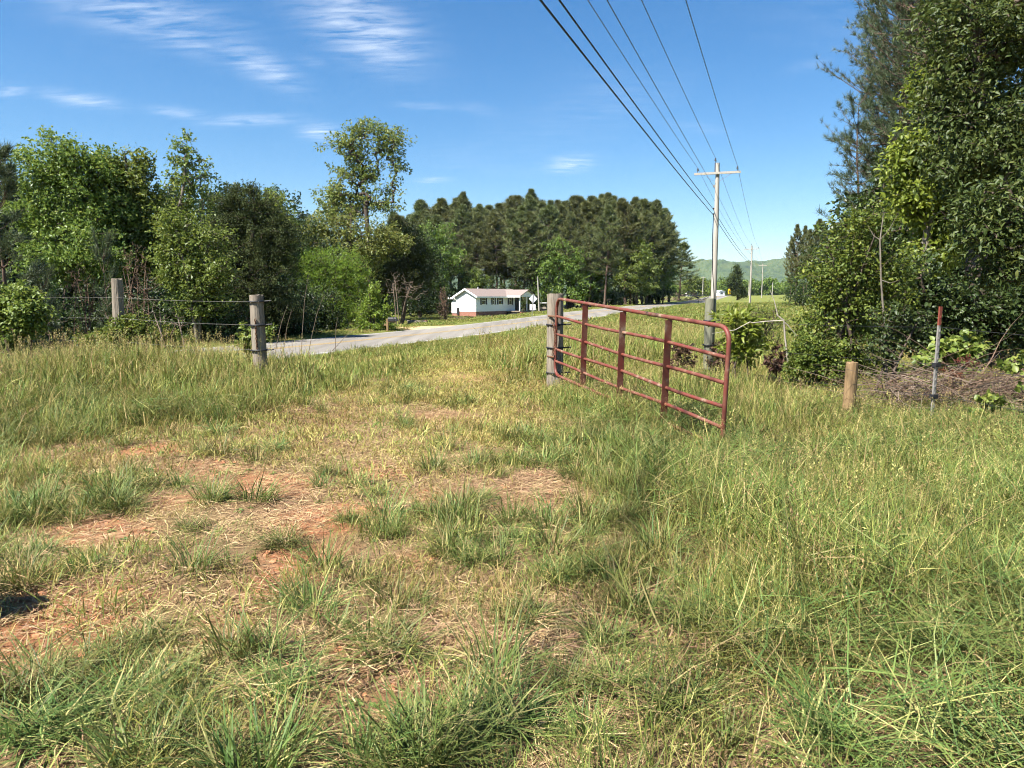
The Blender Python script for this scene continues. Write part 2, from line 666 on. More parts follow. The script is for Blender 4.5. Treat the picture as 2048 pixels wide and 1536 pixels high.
_ta = np.array([-400, -5, 19.3, 24.5, 37.2, 49.9, 62.6, 80.6, 117.6, 177.9, 230, 283.6, 355, 500, 900, 5000])
_tz = np.array([-.35, -.35, -.37, -.42, -.48, -.46, -.35, -.10, .06, .04, .62, 1.58, 1.75, .6, -2, -4])
_da = np.arange(-400, 5000, 1.0)
_dz = np.interp(_da, _ta, _tz)
_k = np.exp(-(np.arange(-20, 21) / 7.0) ** 2)
_dz = np.convolve(np.pad(_dz, 20, mode='edge'), _k / _k.sum(), 'valid')


def roadz(a):
    return np.interp(a, _da, _dz)


def height(x, y, micro=True):
    x = np.asarray(x, float)
    y = np.asarray(y, float)
    lat, a = lat_a(x, y)
    rz = roadz(a)
    near = (1 - sst(14, 45, a)) * 0 + sst(14, 45, a) * (rz + .10)
    near = near + 3.2 * sst(235, 345, y) * sst(12, 70, lat)
    near = near - .05 * np.exp(-((x - 2.5) / 1.5) ** 2 - ((y - 8) / 2.5) ** 2)
    yard = -1.45 + sst(150, 240, a) * (rz + 1.1)
    z = np.where(lat > 0, rz + (near - rz) * sst(3.3, 9.5, lat), rz + (yard - rz) * sst(3.4, 19, -lat))
    z = z + .40 * np.exp(-((x + 7.6) / 3.8) ** 2 - ((y - 12.4) / 3.4) ** 2) * sst(3.8, 6.2, lat)
    if micro:
        d = np.hypot(x, y)
        w = np.clip(1 - d / 30, 0, 1) * sst(3.6, 6, lat)
        z = z + w * ((fbm(x * .9, y * .9, 3) - .5) * .12 + (fbm(x * 4, y * 4, 5) - .5) * .035)
        z = z + sst(30, 120, d) * sst(5, 20, np.abs(lat)) * (fbm(x * .03, y * .03, 9) - .5) * .5 * (1 - sst(300, 800, d))
    return z


def spot(u, Y, sink=0.0):
    x = float(at(u, 600, Y)[0])
    return np.array((x, Y, float(height(x, Y)) - sink))


# bare clay and straw patches of the trampled gateway: (pixel u, v, half width, half height, clay share)
PATCH = [(90, 1250, 190, 88, 1.0), (20, 1330, 90, 60, .8), (600, 1140, 95, 50, 1.0), (640, 1035, 105, 40, .95), (550, 965, 120, 28, .7),
         (310, 910, 55, 20, .8), (200, 1065, 130, 38, .75), (330, 1010, 90, 25, .5), (760, 940, 90, 22, .55), (770, 1340, 230, 62, .35), (690, 1440, 170, 55, .35),
         (1090, 985, 130, 45, .25), (1000, 1300, 150, 50, .3), (1040, 1180, 60, 30, .3), (870, 1000, 60, 30, .6), (500, 1220, 70, 30, .7),
         (690, 1210, 60, 30, .6), (1420, 1090, 110, 40, .2), (930, 760, 45, 12, .5), (900, 830, 90, 18, .25), (450, 1480, 120, 40, .4), (1090, 1540, 100, 30, .2),
         (1750, 1400, 120, 40, .15), (830, 1130, 60, 25, .5), (1280, 1250, 60, 22, .2), (400, 940, 120, 20, .45)]
_PW = []
for (u, v, ru, rv, cl) in PATCH:
    c = gnd(u, v)
    _PW.append((c[0], c[1], ru / F * c[1] * 1.0, max(.08, (gnd(u, v - rv)[1] - gnd(u, min(v + rv, 1700))[1]) / 2), cl))


def bare(x, y):
    x = np.asarray(x, float)
    y = np.asarray(y, float)
    xx = x + (fbm(x * 2.2, y * 2.2, 31) - .5) * .5
    yy = y + (fbm(x * 2.2, y * 2.2, 37) - .5) * .7
    b = np.zeros_like(xx)
    c = np.zeros_like(xx)
    for (px, py, rx, ry, cl) in _PW:
        r = np.sqrt(((xx - px) / rx) ** 2 + ((yy - py) / ry) ** 2)
        w = 1 - sst(.6, 1.15, r)
        b = np.maximum(b, w)
        c = np.maximum(c, w * cl)
    return b, c


_TR = np.array([gnd(u, v) for u, v in ((560, 1250), (640, 1050), (740, 930), (840, 830), (920, 765), (990, 715), (1075, 668))])


def trail(x, y):
    """distance-like weight of the worn track through the gateway"""
    x = np.asarray(x, float)
    y = np.asarray(y, float)
    cx = np.interp(y, _TR[:, 1], _TR[:, 0])
    w = np.interp(y, [2, 6, 8, 10, 12, 14, 18, 30], [1.6, 1.6, 2.2, 2.4, 1.9, 1.4, 1.2, 1.2])
    d = np.abs(x - cx + (fbm(x * .8, y * .8, 71) - .5) * 1.0)
    return (1 - sst(.5, 1.25, d / w)) * (1 - sst(24, 30, y))


def tall(x, y):
    """how tall the grass stands: 1 = knee high"""
    x = np.asarray(x, float)
    y = np.asarray(y, float)
    nz = (fbm(x * .7, y * .7, 51) - .5) * 1.4
    right = sst(-.1, 1.0, x + nz - np.interp(y, [2, 4, 6, 8, 10, 12, 15, 18, 40], [.45, .5, .5, .4, .15, .55, 2.6, 4.5, 14]))
    left = sst(-.2, 1.2, -(x + nz) - np.interp(y, [2, 6, 7, 8, 10, 12, 15, 20, 30], [9, 7.5, 5.8, 4.2, 2.9, 3.0, 4.6, 8.5, 20])) * (1 - .6 * sst(15, 22, y))
    return np.maximum(right, left)


lines_lat = np.unique(np.round(np.concatenate([
    -np.geomspace(60, 4200, 26), -np.arange(3.2, 60, 1.6), [-3.2, -3.05, 3.05, 3.2, 3.5], np.arange(3.8, 27, .15), 27 * np.geomspace(1.01, 4200 / 27, 60)]), 3))
lines_a = np.unique(np.round(np.concatenate([-np.geomspace(5, 120, 14), np.arange(-5, 16, .15), 16 * np.geomspace(1.005, 4400 / 16, 240)]), 3))
LG, AG = np.meshgrid(lines_lat, lines_a, indexing='ij')
GX, GY = xy_of(LG, AG)
GZ = height(GX, GY)
GZ = np.where(np.abs(LG) < 3.1, GZ - .10, GZ)
nl_, na_ = LG.shape
idx = np.arange(nl_ * na_).reshape(nl_, na_)
gf = np.stack([idx[:-1, :-1], idx[1:, :-1], idx[1:, 1:], idx[:-1, 1:]], -1).reshape(-1, 4)
bx_, by_ = GX.ravel(), GY.ravel()
bb, bc = bare(bx_, by_)
dist_ = np.hypot(bx_, by_)
fld = sst(9, 22, dist_ + (fbm(bx_ * .5, by_ * .5, 8) - .5) * 4)
trl = trail(bx_, by_)
tl = tall(bx_, by_)


def ground_mat():
    m, nt, N, L, P = new_mat('ground_soil_and_turf')
    P.inputs['Roughness'].default_value = .95
    P.inputs['Specular IOR Level'].default_value = .1

    def noise(scale, detail=6, rough=.6, src=None, stretch=None):
        n = N.new('ShaderNodeTexNoise')
        n.inputs['Scale'].default_value = scale
        n.inputs['Detail'].default_value = detail
        n.inputs['Roughness'].default_value = rough
        v = tco.outputs['Object']
        if stretch:
            q = N.new('ShaderNodeMapping')
            q.inputs['Scale'].default_value = stretch
            L.new(v, q.inputs[0])
            v = q.outputs[0]
        L.new(v, n.inputs['Vector'])
        return n.outputs[0]

    def ramp(f, *els):
        r = N.new('ShaderNodeValToRGB')
        e = r.color_ramp.elements
        while len(e) < len(els):
            e.new(.5)
        for q, (p, c) in zip(e, els):
            q.position = p
            q.color = (*c, 1) if len(c) == 3 else c
        L.new(f, r.inputs[0])
        return r.outputs[0]

    def mix(f, a, b):
        x = N.new('ShaderNodeMix')
        x.data_type = 'RGBA'
        L.new(f, x.inputs[0])
        L.new(a, x.inputs[6])
        L.new(b, x.inputs[7])
        return x.outputs[2]

    def attr(n_):
        a = N.new('ShaderNodeAttribute')
        a.attribute_name = n_
        return a.outputs['Fac']
    tco = N.new('ShaderNodeTexCoord')
    clay = ramp(noise(5, 8, .7), (.3, (.24, .09, .042)), (.5, (.38, .165, .08)), (.72, (.50, .275, .15)))
    thatch = ramp(noise(30, 8, .75), (.3, (.13, .082, .042)), (.5, (.25, .165, .085)), (.75, (.38, .27, .15)))
    soil = mix(attr('clay'), thatch, clay)
    soil = mix(ramp(noise(14, 6, .7), (.50, (0, 0, 0)), (.66, (.6, .6, .6))), soil, thatch)
    turf = ramp(noise(.35, 8, .7), (.3, (.09, .118, .026)), (.5, (.135, .155, .036)), (.7, (.20, .19, .06)))
    fine = ramp(noise(3.0, 8, .8), (.3, (.075, .10, .022)), (.52, (.13, .148, .036)), (.75, (.22, .20, .07)))
    half = N.new('ShaderNodeMath')
    half.operation = 'MULTIPLY'
    half.inputs[0].default_value = .5
    half.inputs[1].default_value = 1.0
    turf = mix(half.outputs[0], turf, fine)
    dry = ramp(noise(9, 8, .75), (.3, (.20, .17, .055)), (.5, (.29, .23, .085)), (.72, (.40, .31, .15)))
    turf = mix(attr('trail'), turf, dry)
    col = mix(attr('field'), soil, turf)
    L.new(col, P.inputs['Base Color'])
    b = N.new('ShaderNodeBump')
    b.inputs['Strength'].default_value = 1.0
    b.inputs['Distance'].default_value = .05
    L.new(noise(26, 8, .75), b.inputs['Height'])
    L.new(b.outputs[0], P.inputs['Normal'])
    return m


me = raw_mesh('ground', np.stack([bx_, by_, GZ.ravel()], -1), [gf], ground_mat(), smooth=True,
              extra={'clay': bc, 'field': fld, 'trail': np.clip(trl * 1.0 + .25 * (fbm(bx_ * .25, by_ * .25, 4) - .4), 0, 1)})
ground = tag(obj('ground', me), 'rough pasture ground with red clay patches', None, None, 'structure')


# ------------------------------------------------------------------ road
def road_strip(l0, l1, a0, a1, dz, step=1.5, nl=5, skip=None):
    aa = np.unique(np.concatenate([np.arange(a0, min(a1, 160), step), np.arange(160, a1, 6.0), [a1]]))
    aa = aa[(aa >= a0) & (aa <= a1)]
    ll = np.linspace(l0, l1, nl)
    Lg, Ag = np.meshgrid(ll, aa, indexing='ij')
    x, y = xy_of(Lg, Ag)
    z = roadz(Ag) + dz + .03 - .012 * np.abs(Lg)
    i = np.arange(Lg.size).reshape(Lg.shape)
    f = np.stack([i[:-1, :-1], i[1:, :-1], i[1:, 1:], i[:-1, 1:]], -1).reshape(-1, 4)
    return np.stack([x.ravel(), y.ravel(), z.ravel()], -1), f


def asphalt():
    m, nt, N, L, P = new_mat('worn_asphalt')
    P.inputs['Roughness'].default_value = .9
    P.inputs['Specular IOR Level'].default_value = .2
    t = N.new('ShaderNodeTexCoord')
    mp_ = N.new('ShaderNodeMapping')
    mp_.inputs['Rotation'].default_value = (0, 0, math.atan2(TD[0], TD[1]))
    mp_.inputs['Scale'].default_value = (1.2, .06, 1)
    L.new(t.outputs['Object'], mp_.inputs[0])
    n = N.new('ShaderNodeTexNoise')
    n.inputs['Scale'].default_value = 1.3
    n.inputs['Detail'].default_value = 6
    L.new(mp_.outputs[0], n.inputs['Vector'])
    n2 = N.new('ShaderNodeTexNoise')
    n2.inputs['Scale'].default_value = 26
    n2.inputs['Detail'].default_value = 6
    n2.inputs['Roughness'].default_value = .8
    L.new(t.outputs['Object'], n2.inputs['Vector'])
    ad = N.new('ShaderNodeMath')
    ad.operation = 'ADD'
    L.new(n.outputs[0], ad.inputs[0])
    L.new(n2.outputs[0], ad.inputs[1])
    r = N.new('ShaderNodeValToRGB')
    e = r.color_ramp.elements
    hv = N.new('ShaderNodeMath')
    hv.operation = 'MULTIPLY'
    hv.inputs[1].default_value = .5
    L.new(ad.outputs[0], hv.inputs[0])
    e[0].position = .36
    e[0].color = (.125, .115, .099, 1)
    e[1].position = .62
    e[1].color = (.225, .207, .18, 1)
    L.new(hv.outputs[0], r.inputs[0])
    L.new(r.outputs[0], P.inputs['Base Color'])
    b = N.new('ShaderNodeBump')
    b.inputs['Strength'].default_value = .5
    b.inputs['Distance'].default_value = .01
    L.new(n2.outputs[0], b.inputs['Height'])
    L.new(b.outputs[0], P.inputs['Normal'])
    return m


M['line_white'] = pmat('line_white', (.5, .49, .46), (.24, .225, .2), rough=.8, scale=3, detail=8)
M['line_yellow'] = pmat('line_yellow', (.42, .27, .06), (.22, .16, .085), rough=.8, scale=2.5, detail=8)
V, f = road_strip(-3.15, 3.15, -40, 430, 0.0, nl=9)
road = tag(obj('road', raw_mesh('road', V, [f], asphalt(), smooth=True)), 'worn grey two lane country road running away past the white house', None, None, 'structure')
for (l0, l1, mt, nm) in ((2.72, 2.86, 'line_white', 'edge_line'), (-2.86, -2.72, 'line_white', 'edge_line'), (.08, .20, 'line_yellow', 'centre_line'), (-.20, -.08, 'line_yellow', 'centre_line')):
    V, f = road_strip(l0, l1, -40, 430, .005, nl=2)
    obj(nm, raw_mesh(nm, V, [f], M[mt], smooth=True), road)

# sandy driveway mouth beyond the mailbox
cx0, cy0, _ = spot(852, 47.5)
dl, da = lat_a(cx0, cy0)
ll = np.concatenate([[-2.9, -3.25], np.linspace(-3.8, -13, 11)])
ss = np.linspace(-1, 1, 7)
Vd = []
for l in ll:
    wdt = 1.7 + 2.2 * math.exp(-(-l - 3.1) / 1.4)
    for s_ in ss:
        aa_ = da + 1.5 + s_ * wdt + .2 * math.sin(l * 2 + s_)
        x, y = xy_of(l, aa_)
        Vd.append((x, y, (float(roadz(aa_)) - .03) if l > -3 else float(height(x, y, True)) + .03 - (.03 if abs(s_) == 1 else 0)))
i = np.arange(len(Vd)).reshape(len(ll), len(ss))
f = np.stack([i[:-1, :-1], i[1:, :-1], i[1:, 1:], i[:-1, 1:]], -1).reshape(-1, 4)
tag(obj('driveway', raw_mesh('driveway', Vd, [f], M['sand'], smooth=True)), 'sandy driveway mouth across the road by the black mailbox', None, None, 'structure')

# ------------------------------------------------------------------ far ridge
hx = np.arange(-900, 2300, 9.0)
hy = np.arange(2450, 3350, 9.0)
HX, HY = np.meshgrid(hx, hy, indexing='ij')
top_u = (1024 + HX / 3000 * F)
prof = np.interp(top_u, [600, 900, 1200, 1330, 1352, 1372, 1400, 1435, 1470, 1530, 1570, 1640, 1800, 2100], [80, 95, 70, 95, 133, 148, 155, 150, 143, 146, 152, 150, 135, 120])
ryc = 3000 + 60 * np.sin(HX / 350)
across = np.exp(-(np.abs(HY - ryc) / 330) ** 1.9)
spur = .10 * np.sin(HX / 55 + np.sin(HY / 160) * 1.2) * sst(2500, 2750, HY) * (1 - sst(2900, 3000, HY))
HZ = prof * across * (1 + spur) + (fbm(HX / 90, HY / 90, 3) - .5) * 22 * across + (fbm(HX / 17, HY / 17, 21, 3) - .5) * 13 - 6
i = np.arange(HX.size).reshape(HX.shape)
f = np.stack([i[:-1, :-1], i[1:, :-1], i[1:, 1:], i[:-1, 1:]], -1).reshape(-1, 4)


def ridge_mat():
    m, nt, N, L, P = new_mat('wooded_ridge')
    P.inputs['Roughness'].default_value = .95
    P.inputs['Specular IOR Level'].default_value = .05
    t = N.new('ShaderNodeTexCoord')
    n = N.new('ShaderNodeTexNoise')
    n.inputs['Scale'].default_value = .02
    n.inputs['Detail'].default_value = 9
    n.inputs['Roughness'].default_value = .7
    L.new(t.outputs['Object'], n.inputs['Vector'])
    r = N.new('ShaderNodeValToRGB')
    e = r.color_ramp.elements
    e[0].position = .35
    e[0].color = (.035, .055, .025, 1)
    e[1].position = .68
    e[1].color = (.09, .105, .04, 1)
    x = e.new(.5)
    x.color = (.06, .085, .032, 1)
    L.new(n.outputs[0], r.inputs[0])
    L.new(r.outputs[0], P.inputs['Base Color'])
    return m


tag(obj('hills', raw_mesh('hills', np.stack([HX.ravel(), HY.ravel(), HZ.ravel()], -1), [f], ridge_mat(), smooth=False)), 'long wooded ridge on the horizon', None, None, 'structure')

# ------------------------------------------------------------------ plant building blocks
def tubes_mesh(A, B, ra, rb, n=5):
    """separate tapered tubes, vectorised"""
    A = np.asarray(A, float)
    B = np.asarray(B, float)
    D = unit(B - A)
    ref = np.where(np.abs(D[:, 2:3]) < .9, np.array([[0, 0, 1.0]]), np.array([[1.0, 0, 0]]))
    U = unit(np.cross(D, ref))
    W = np.cross(D, U)
    k = len(A)
    ang = np.arange(n) * 2 * np.pi / n
    cs, sn = np.cos(ang), np.sin(ang)
    off = U[:, None, :] * cs[None, :, None] + W[:, None, :] * sn[None, :, None]
    V = np.concatenate([A[:, None, :] + off * np.asarray(ra)[:, None, None], B[:, None, :] + off * np.asarray(rb)[:, None, None]], 1).reshape(-1, 3)
    base = (np.arange(k) * 2 * n)[:, None]
    i0 = np.arange(n)[None, :]
    i1 = (np.arange(n) + 1)[None, :] % n
    Fq = np.stack([base + i0, base + i1, base + n + i1, base + n + i0], -1).reshape(-1, 4)
    return V, Fq


def leaves_mesh(P, Nn, D, L, Wd, near=False, fold=.25, droop=.15, r=rng):
    """leaf blades: P base points, Nn normals, D directions, L lengths, Wd widths"""
    D = unit(D - Nn * np.sum(D * Nn, 1, keepdims=True))
    S = np.cross(Nn, D)
    L = L[:, None]
    Wd = Wd[:, None]
    k = len(P)
    if not near:
        m = P + D * L * .45
        l = m + S * Wd * .5 + Nn * Wd * fold
        rr = m - S * Wd * .5 + Nn * Wd * fold
        t = P + D * L - Nn * L * droop
        V = np.stack([P, rr, t, l], 1).reshape(-1, 3)
        b = (np.arange(k) * 4)[:, None]
        Ft = np.concatenate([b + np.array([[0, 1, 2]]), b + np.array([[0, 2, 3]])], 0)
        nv = 4
    else:
        q = P + D * L * .35 + Nn * L * .02
        q2 = P + D * L * .72 - Nn * L * droop * .4
        l1 = q + S * Wd * .5 + Nn * Wd * fold
        r1 = q - S * Wd * .5 + Nn * Wd * fold
        l2 = q2 + S * Wd * .38 + Nn * Wd * fold * .8
        r2 = q2 - S * Wd * .38 + Nn * Wd * fold * .8
        t = P + D * L - Nn * L * droop
        V = np.stack([P, r1, r2, t, l2, l1, q, q2], 1).reshape(-1, 3)
        b = (np.arange(k) * 8)[:, None]
        tr = [(0, 1, 6), (0, 6, 5), (1, 2, 7), (1, 7, 6), (6, 7, 4), (6, 4, 5), (2, 3, 7), (7, 3, 4)]
        Ft = np.concatenate([b + np.array([x]) for x in tr], 0)
        nv = 8
    return V, Ft, nv


def grow(trunk, tips, bend=.12, r=rng, zpen=.7):
    """tree graph: trunk polyline plus every tip joined to its cheapest node"""
    n0 = len(trunk)
    Np = np.zeros((n0 + 2 * len(tips), 3))
    par = np.full(n0 + 2 * len(tips), -1)
    Np[:n0] = trunk
    par[1:n0] = np.arange(n0 - 1)
    k = n0
    T = np.asarray(trunk)
    dm = np.min(np.linalg.norm(tips[:, None, :] - T[None], axis=2), 1)
    tip_ids = []
    for j in np.argsort(dm):
        t = tips[j]
        d = t - Np[:k]
        dist = np.linalg.norm(d, axis=1)
        cost = dist + zpen * np.maximum(0, -d[:, 2]) + .10 * np.abs(d[:, 2])
        cost[0] += 1e3 if n0 > 2 else 0
        p = int(np.argmin(cost))
        mid = Np[p] + d[p] * .5 + r.normal(0, bend, 3) * dist[p] + np.array((0, 0, -.05 * dist[p]))
        Np[k] = mid
        par[k] = p
        Np[k + 1] = t
        par[k + 1] = k
        tip_ids.append(k + 1)
        k += 2
    return Np, par, np.array(tip_ids)


def radii(par, r_tip, r_base, n0=None):
    n = len(par)
    acc_ = np.zeros(n)
    kids = np.zeros(n, int)
    for i in range(n):
        if par[i] >= 0:
            kids[par[i]] += 1
    acc_[kids == 0] = 1
    # children always come after their parent
    for i in range(n - 1, 0, -1):
        acc_[par[i]] += acc_[i]
    e = .5
    s = acc_ ** e
    s = (s - 1) / max(s.max() - 1, 1e-6)
    return r_tip + (r_base - r_tip) * s


def blob_tips(blobs, n, r=rng, shell=.55, low=.0):
    """points inside a union of ellipsoids, denser towards the skin. blobs: (cx,cy,cz,rx,ry,rz)"""
    B = np.array(blobs, float)
    vol = B[:, 3] * B[:, 4] * B[:, 5]
    ch = r.choice(len(B), n, p=vol ** .75 / np.sum(vol ** .75))
    d = unit(r.normal(0, 1, (n, 3)))
    rad = shell + (1 - shell) * r.random(n) ** .8
    rad = np.where(r.random(n) < .25, r.random(n) ** .5 * shell, rad)
    rad = rad * r.uniform(.80, 1.16, n)
    return B[ch, :3] + d * B[ch, 3:] * rad[:, None]


def plant(name, label, cat, u, Y, blobs_px, tips, leaves, leaf, mat, trunk_r=.16, bark='bark', depth=1.0, sigma=.3, near=False, twig=.008,
          group=None, trunk_top=None, lean=0.0, seed=0, aspect=.6, upb=.7, shell=.55, stems=1, n_side=5, base=None, zpen=.7, hang=0.0, stem_spread=.15, fold=.25, crown_name='crown', dscale=1.0):
    """leafy plant whose crown is a set of lobes given as (u, v, half width, half height[, depth offset m]) at its own distance Y"""
    r = np.random.default_rng(1000 + seed)
    base = spot(u, Y, .05) if base is None else base
    root = thing(name, label, cat, base, 0, group)
    bl = []
    for b in blobs_px:
        c = at(b[0], b[1], Y)
        dy = b[4] if len(b) > 4 else 0.0
        k = (Y + dy) / Y
        rx = b[2] / F * Y * k
        rz = b[3] / F * Y * k
        c = np.array((c[0] * k, Y + dy, CAMZ + (c[2] - CAMZ) * k))
        bl.append((c[0] - base[0], c[1] - base[1], c[2] - base[2], rx, max(.15, (rx + rz) * .5 * depth), rz))
    bl = np.array(bl)
    T = blob_tips(bl, tips, r, shell)
    T[:, 2] = np.maximum(T[:, 2], .06 + .25 * r.random(len(T)))
    ztop = (bl[:, 2] + bl[:, 5] * .75).max() if trunk_top is None else trunk_top
    cx = np.average(bl[:, 0], weights=bl[:, 3])
    cy = np.average(bl[:, 1], weights=bl[:, 3])
    trunks = []
    if stems == 1:
        ns = 9
        s_ = np.linspace(0, 1, ns)
        tx = cx * s_ ** 1.5 + lean * s_
        ty = cy * s_ ** 1.5
        trk = np.stack([tx, ty, s_ * ztop], -1) + np.cumsum(r.normal(0, .012 * ztop, (ns, 3)) * np.array([1, 1, 0]), 0) * (s_ > 0)[:, None]
        Np, par, ids = grow(trk, T, r=r, zpen=zpen)
        rad = radii(par, twig, trunk_r)
    else:
        # several stems from one root stock
        grp = r.integers(0, stems, len(T))
        ang = np.arctan2(T[:, 1] - cy * .5, T[:, 0] - cx * .5)
        grp = ((ang + np.pi) / (2 * np.pi) * stems).astype(int) % stems
        Np, par, ids, rad = np.zeros((0, 3)), np.zeros(0, int), np.zeros(0, int), np.zeros(0)
        for g_ in range(stems):
            Tg = T[grp == g_]
            if len(Tg) < 2:
                continue
            c_ = Tg.mean(0)
            top_ = Tg[np.argmax(Tg[:, 2])]
            b0 = np.array((r.normal(0, stem_spread), r.normal(0, stem_spread), 0))
            s_ = np.linspace(0, 1, 6)[:, None]
            trk = b0 + (c_ * np.array((1, 1, 0)) - b0 * np.array((1, 1, 0))) * s_ ** 1.4 + np.array((0, 0, 1.0)) * s_ * max(.3, top_[2] * .85)
            a_, p_, i_ = grow(trk, Tg, r=r, zpen=zpen)
            q = len(Np)
            Np = np.concatenate([Np, a_])
            par = np.concatenate([par, np.where(p_ >= 0, p_ + q, -1)])
            ids = np.concatenate([ids, i_ + q])
            rad = np.concatenate([rad, radii(p_, twig, trunk_r)])
    e = np.where(par >= 0)[0]
    V, Fq = tubes_mesh(Np[par[e]], Np[e], rad[par[e]] * .96 + rad[e] * .04, rad[e], n_side)
    obj('trunk', raw_mesh('trunk', V, [Fq], M[bark], smooth=True), root)
    if leaves > 0:
        tp = Np[ids]
        pm = Np[par[ids]]
        k = leaves
        n = len(tp) * k
        f_ = r.random(n) ** .7
        P = np.repeat(pm, k, 0) * (1 - f_[:, None]) + np.repeat(tp, k, 0) * f_[:, None]
        # two nested clusterings give clumps and gaps
        sub = r.normal(0, 1, (len(tp) * max(1, k // 6), 3))
        sub = unit(sub) * (r.random((len(sub), 1)) ** .33) * sigma * 1.25
        si = np.repeat(np.arange(len(tp)), k) * max(1, k // 6) + r.integers(0, max(1, k // 6), n)
        P = P + sub[si] * np.array((1, 1, .75)) + r.normal(0, sigma * .27, (n, 3))
        P[:, 2] = np.maximum(P[:, 2], .02)
        cen = bl[:, :3].mean(0)
        out = unit(P - cen)
        Nn = unit(r.normal(0, .75, (n, 3)) + np.array((0, 0, upb)) + out * .35)
        D = unit(r.normal(0, .8, (n, 3)) + out * .5 + np.array((0, 0, -hang)))
        Lf = leaf * r.uniform(.6, 1.25, n)
        V, Ft, nv = leaves_mesh(P, Nn, D, Lf, Lf * aspect, near, fold, r=r)
        clus = r.random(len(sub))[si]
        tint = np.clip(r.random(n) * .55 + clus * .45, 0, 1)
        obj(crown_name, raw_mesh(crown_name, V, [Ft], M[mat], tint=np.repeat(tint, nv), smooth=near), root)
    return root


def pine_parts(H, crown0, Rm, seed, whorls=26, per=5, needle=.34, nw=.05, nn=8, tw=5, trunk_r=.22, droop=.0, env=None, dead=6):
    """returns (trunk mesh, crown mesh) of a loblolly-like pine of height H"""
    r = np.random.default_rng(seed)
    ns = 10
    s_ = np.linspace(0, 1, ns)
    trk = np.stack([np.cumsum(r.normal(0, .006 * H, ns)), np.cumsum(r.normal(0, .006 * H, ns)), s_ * H], -1)
    trk[0, :2] = 0
    A = [trk[:-1]]
    B = [trk[1:]]
    rad = trunk_r * (1 - s_ * .9)
    ra = [rad[:-1]]
    rb = [rad[1:]]
    TP, TD_ = [], []
    env = env or (lambda t: (math.sin(math.pi * min(.999, (t * .84 + .16))) ** .8) * (1 - .42 * t))
    zs = crown0 * H + (H - crown0 * H) * np.sort(np.clip(np.linspace(0, .985, whorls) ** .88 + r.normal(0, .008, whorls), 0, .99))
    for z in zs:
        t = (z - crown0 * H) / (H - crown0 * H)
        c = np.array([np.interp(z, trk[:, 2], trk[:, 0]), np.interp(z, trk[:, 2], trk[:, 1]), z])
        a0 = r.random() * 6.28
        for j in range(per):
            if r.random() < .14 + .18 * t:
                continue
            az = a0 + 6.28 * j / per + r.normal(0, .3)
            Lb = max(.25, Rm * env(t) * r.uniform(.42, 1.25))
            rise = (.10 + 1.35 * t ** 2.2 + r.normal(0, .15)) - droop * (1 - t)
            d = np.array((math.cos(az), math.sin(az), rise))
            d = d / np.linalg.norm(d)
            p1 = c + d * Lb * .5 + np.array((0, 0, -.05 * Lb))
            p2 = c + d * Lb + np.array((0, 0, .12 * Lb))
            br = max(.012, trunk_r * .22 * (1 - .6 * t))
            A += [c[None], p1[None]]
            B += [p1[None], p2[None]]
            ra += [np.array([br]), np.array([br * .7])]
            rb += [np.array([br * .7]), np.array([br * .25])]
            for q in range(tw):
                f_ = .45 + .55 * (q + r.random()) / tw
                o = (c + (p1 - c) * f_ * 2) if f_ < .5 else p1 + (p2 - p1) * (f_ - .5) * 2
                side = np.array((-d[1], d[0], 0)) * r.choice([-1, 1])
                td = unit(d * .7 + side * r.uniform(.2, 1.0) + np.array((0, 0, r.uniform(.0, .8))))
                tl_ = Lb * r.uniform(.12, .34) + .12
                e_ = o + td * tl_
                A.append(o[None])
                B.append(e_[None])
                ra.append(np.array([br * .35]))
                rb.append(np.array([br * .15]))
                for g in (1.0, .55):
                    TP.append(o + td * tl_ * g)
                    TD_.append(unit(td + np.array((0, 0, .35))))
            TP.append(p2)
            TD_.append(unit(d + np.array((0, 0, .4))))
    for k in range(dead):
        z = H * r.uniform(.25 * crown0, crown0)
        az = r.random() * 6.28
        Lb = r.uniform(.3, .8) * Rm * .6
        c = np.array([np.interp(z, trk[:, 2], trk[:, 0]), np.interp(z, trk[:, 2], trk[:, 1]), z])
        e_ = c + Lb * np.array((math.cos(az), math.sin(az), r.uniform(-.2, .3)))
        A.append(c[None])
        B.append(e_[None])
        ra.append(np.array([.025]))
        rb.append(np.array([.008]))
    TP.append(trk[-1])
    TD_.append(np.array((0, 0, 1.0)))
    TP = np.array(TP)
    TD_ = np.array(TD_)
    V, Fq = tubes_mesh(np.concatenate(A), np.concatenate(B), np.concatenate(ra), np.concatenate(rb), 5)
    n = len(TP) * nn
    P = np.repeat(TP, nn, 0) + r.normal(0, needle * .10, (n, 3))
    D = unit(np.repeat(TD_, nn, 0) + r.normal(0, .62, (n, 3)))
    S = unit(np.cross(D, r.normal(0, 1, (n, 3))))
    Ln = needle * r.uniform(.65, 1.15, (n, 1))
    Vn = np.stack([P + S * nw * .5, P - S * nw * .5, P + D * Ln], 1).reshape(-1, 3)
    Ft = np.arange(n * 3).reshape(-1, 3)
    tint = np.clip(np.repeat(r.random(len(TP)), nn) * .6 + r.random(n) * .4, 0, 1)
    return (V, Fq), (Vn, Ft, np.repeat(tint, 3))


def pine(name, label, base, parts, bark='bark_pine', mat='needle', rz=0.0, sc=1.0, group=None, meshes=None, cat='pine tree'):
    root = thing(name, label, cat, base, rz, group)
    root.scale = (sc, sc, sc) if isinstance(sc, (int, float)) else sc
    if meshes is None:
        meshes = pine_meshes(parts, bark, mat)
    obj('trunk', meshes[0], root)
    obj('crown', meshes[1], root)
    return root


def pine_meshes(parts, bark='bark_pine', mat='needle'):
    (V, Fq), (Vn, Ft, ti) = parts
    return raw_mesh('trunk', V, [Fq], M[bark], smooth=True), raw_mesh('crown', Vn, [Ft], M[mat], tint=ti)


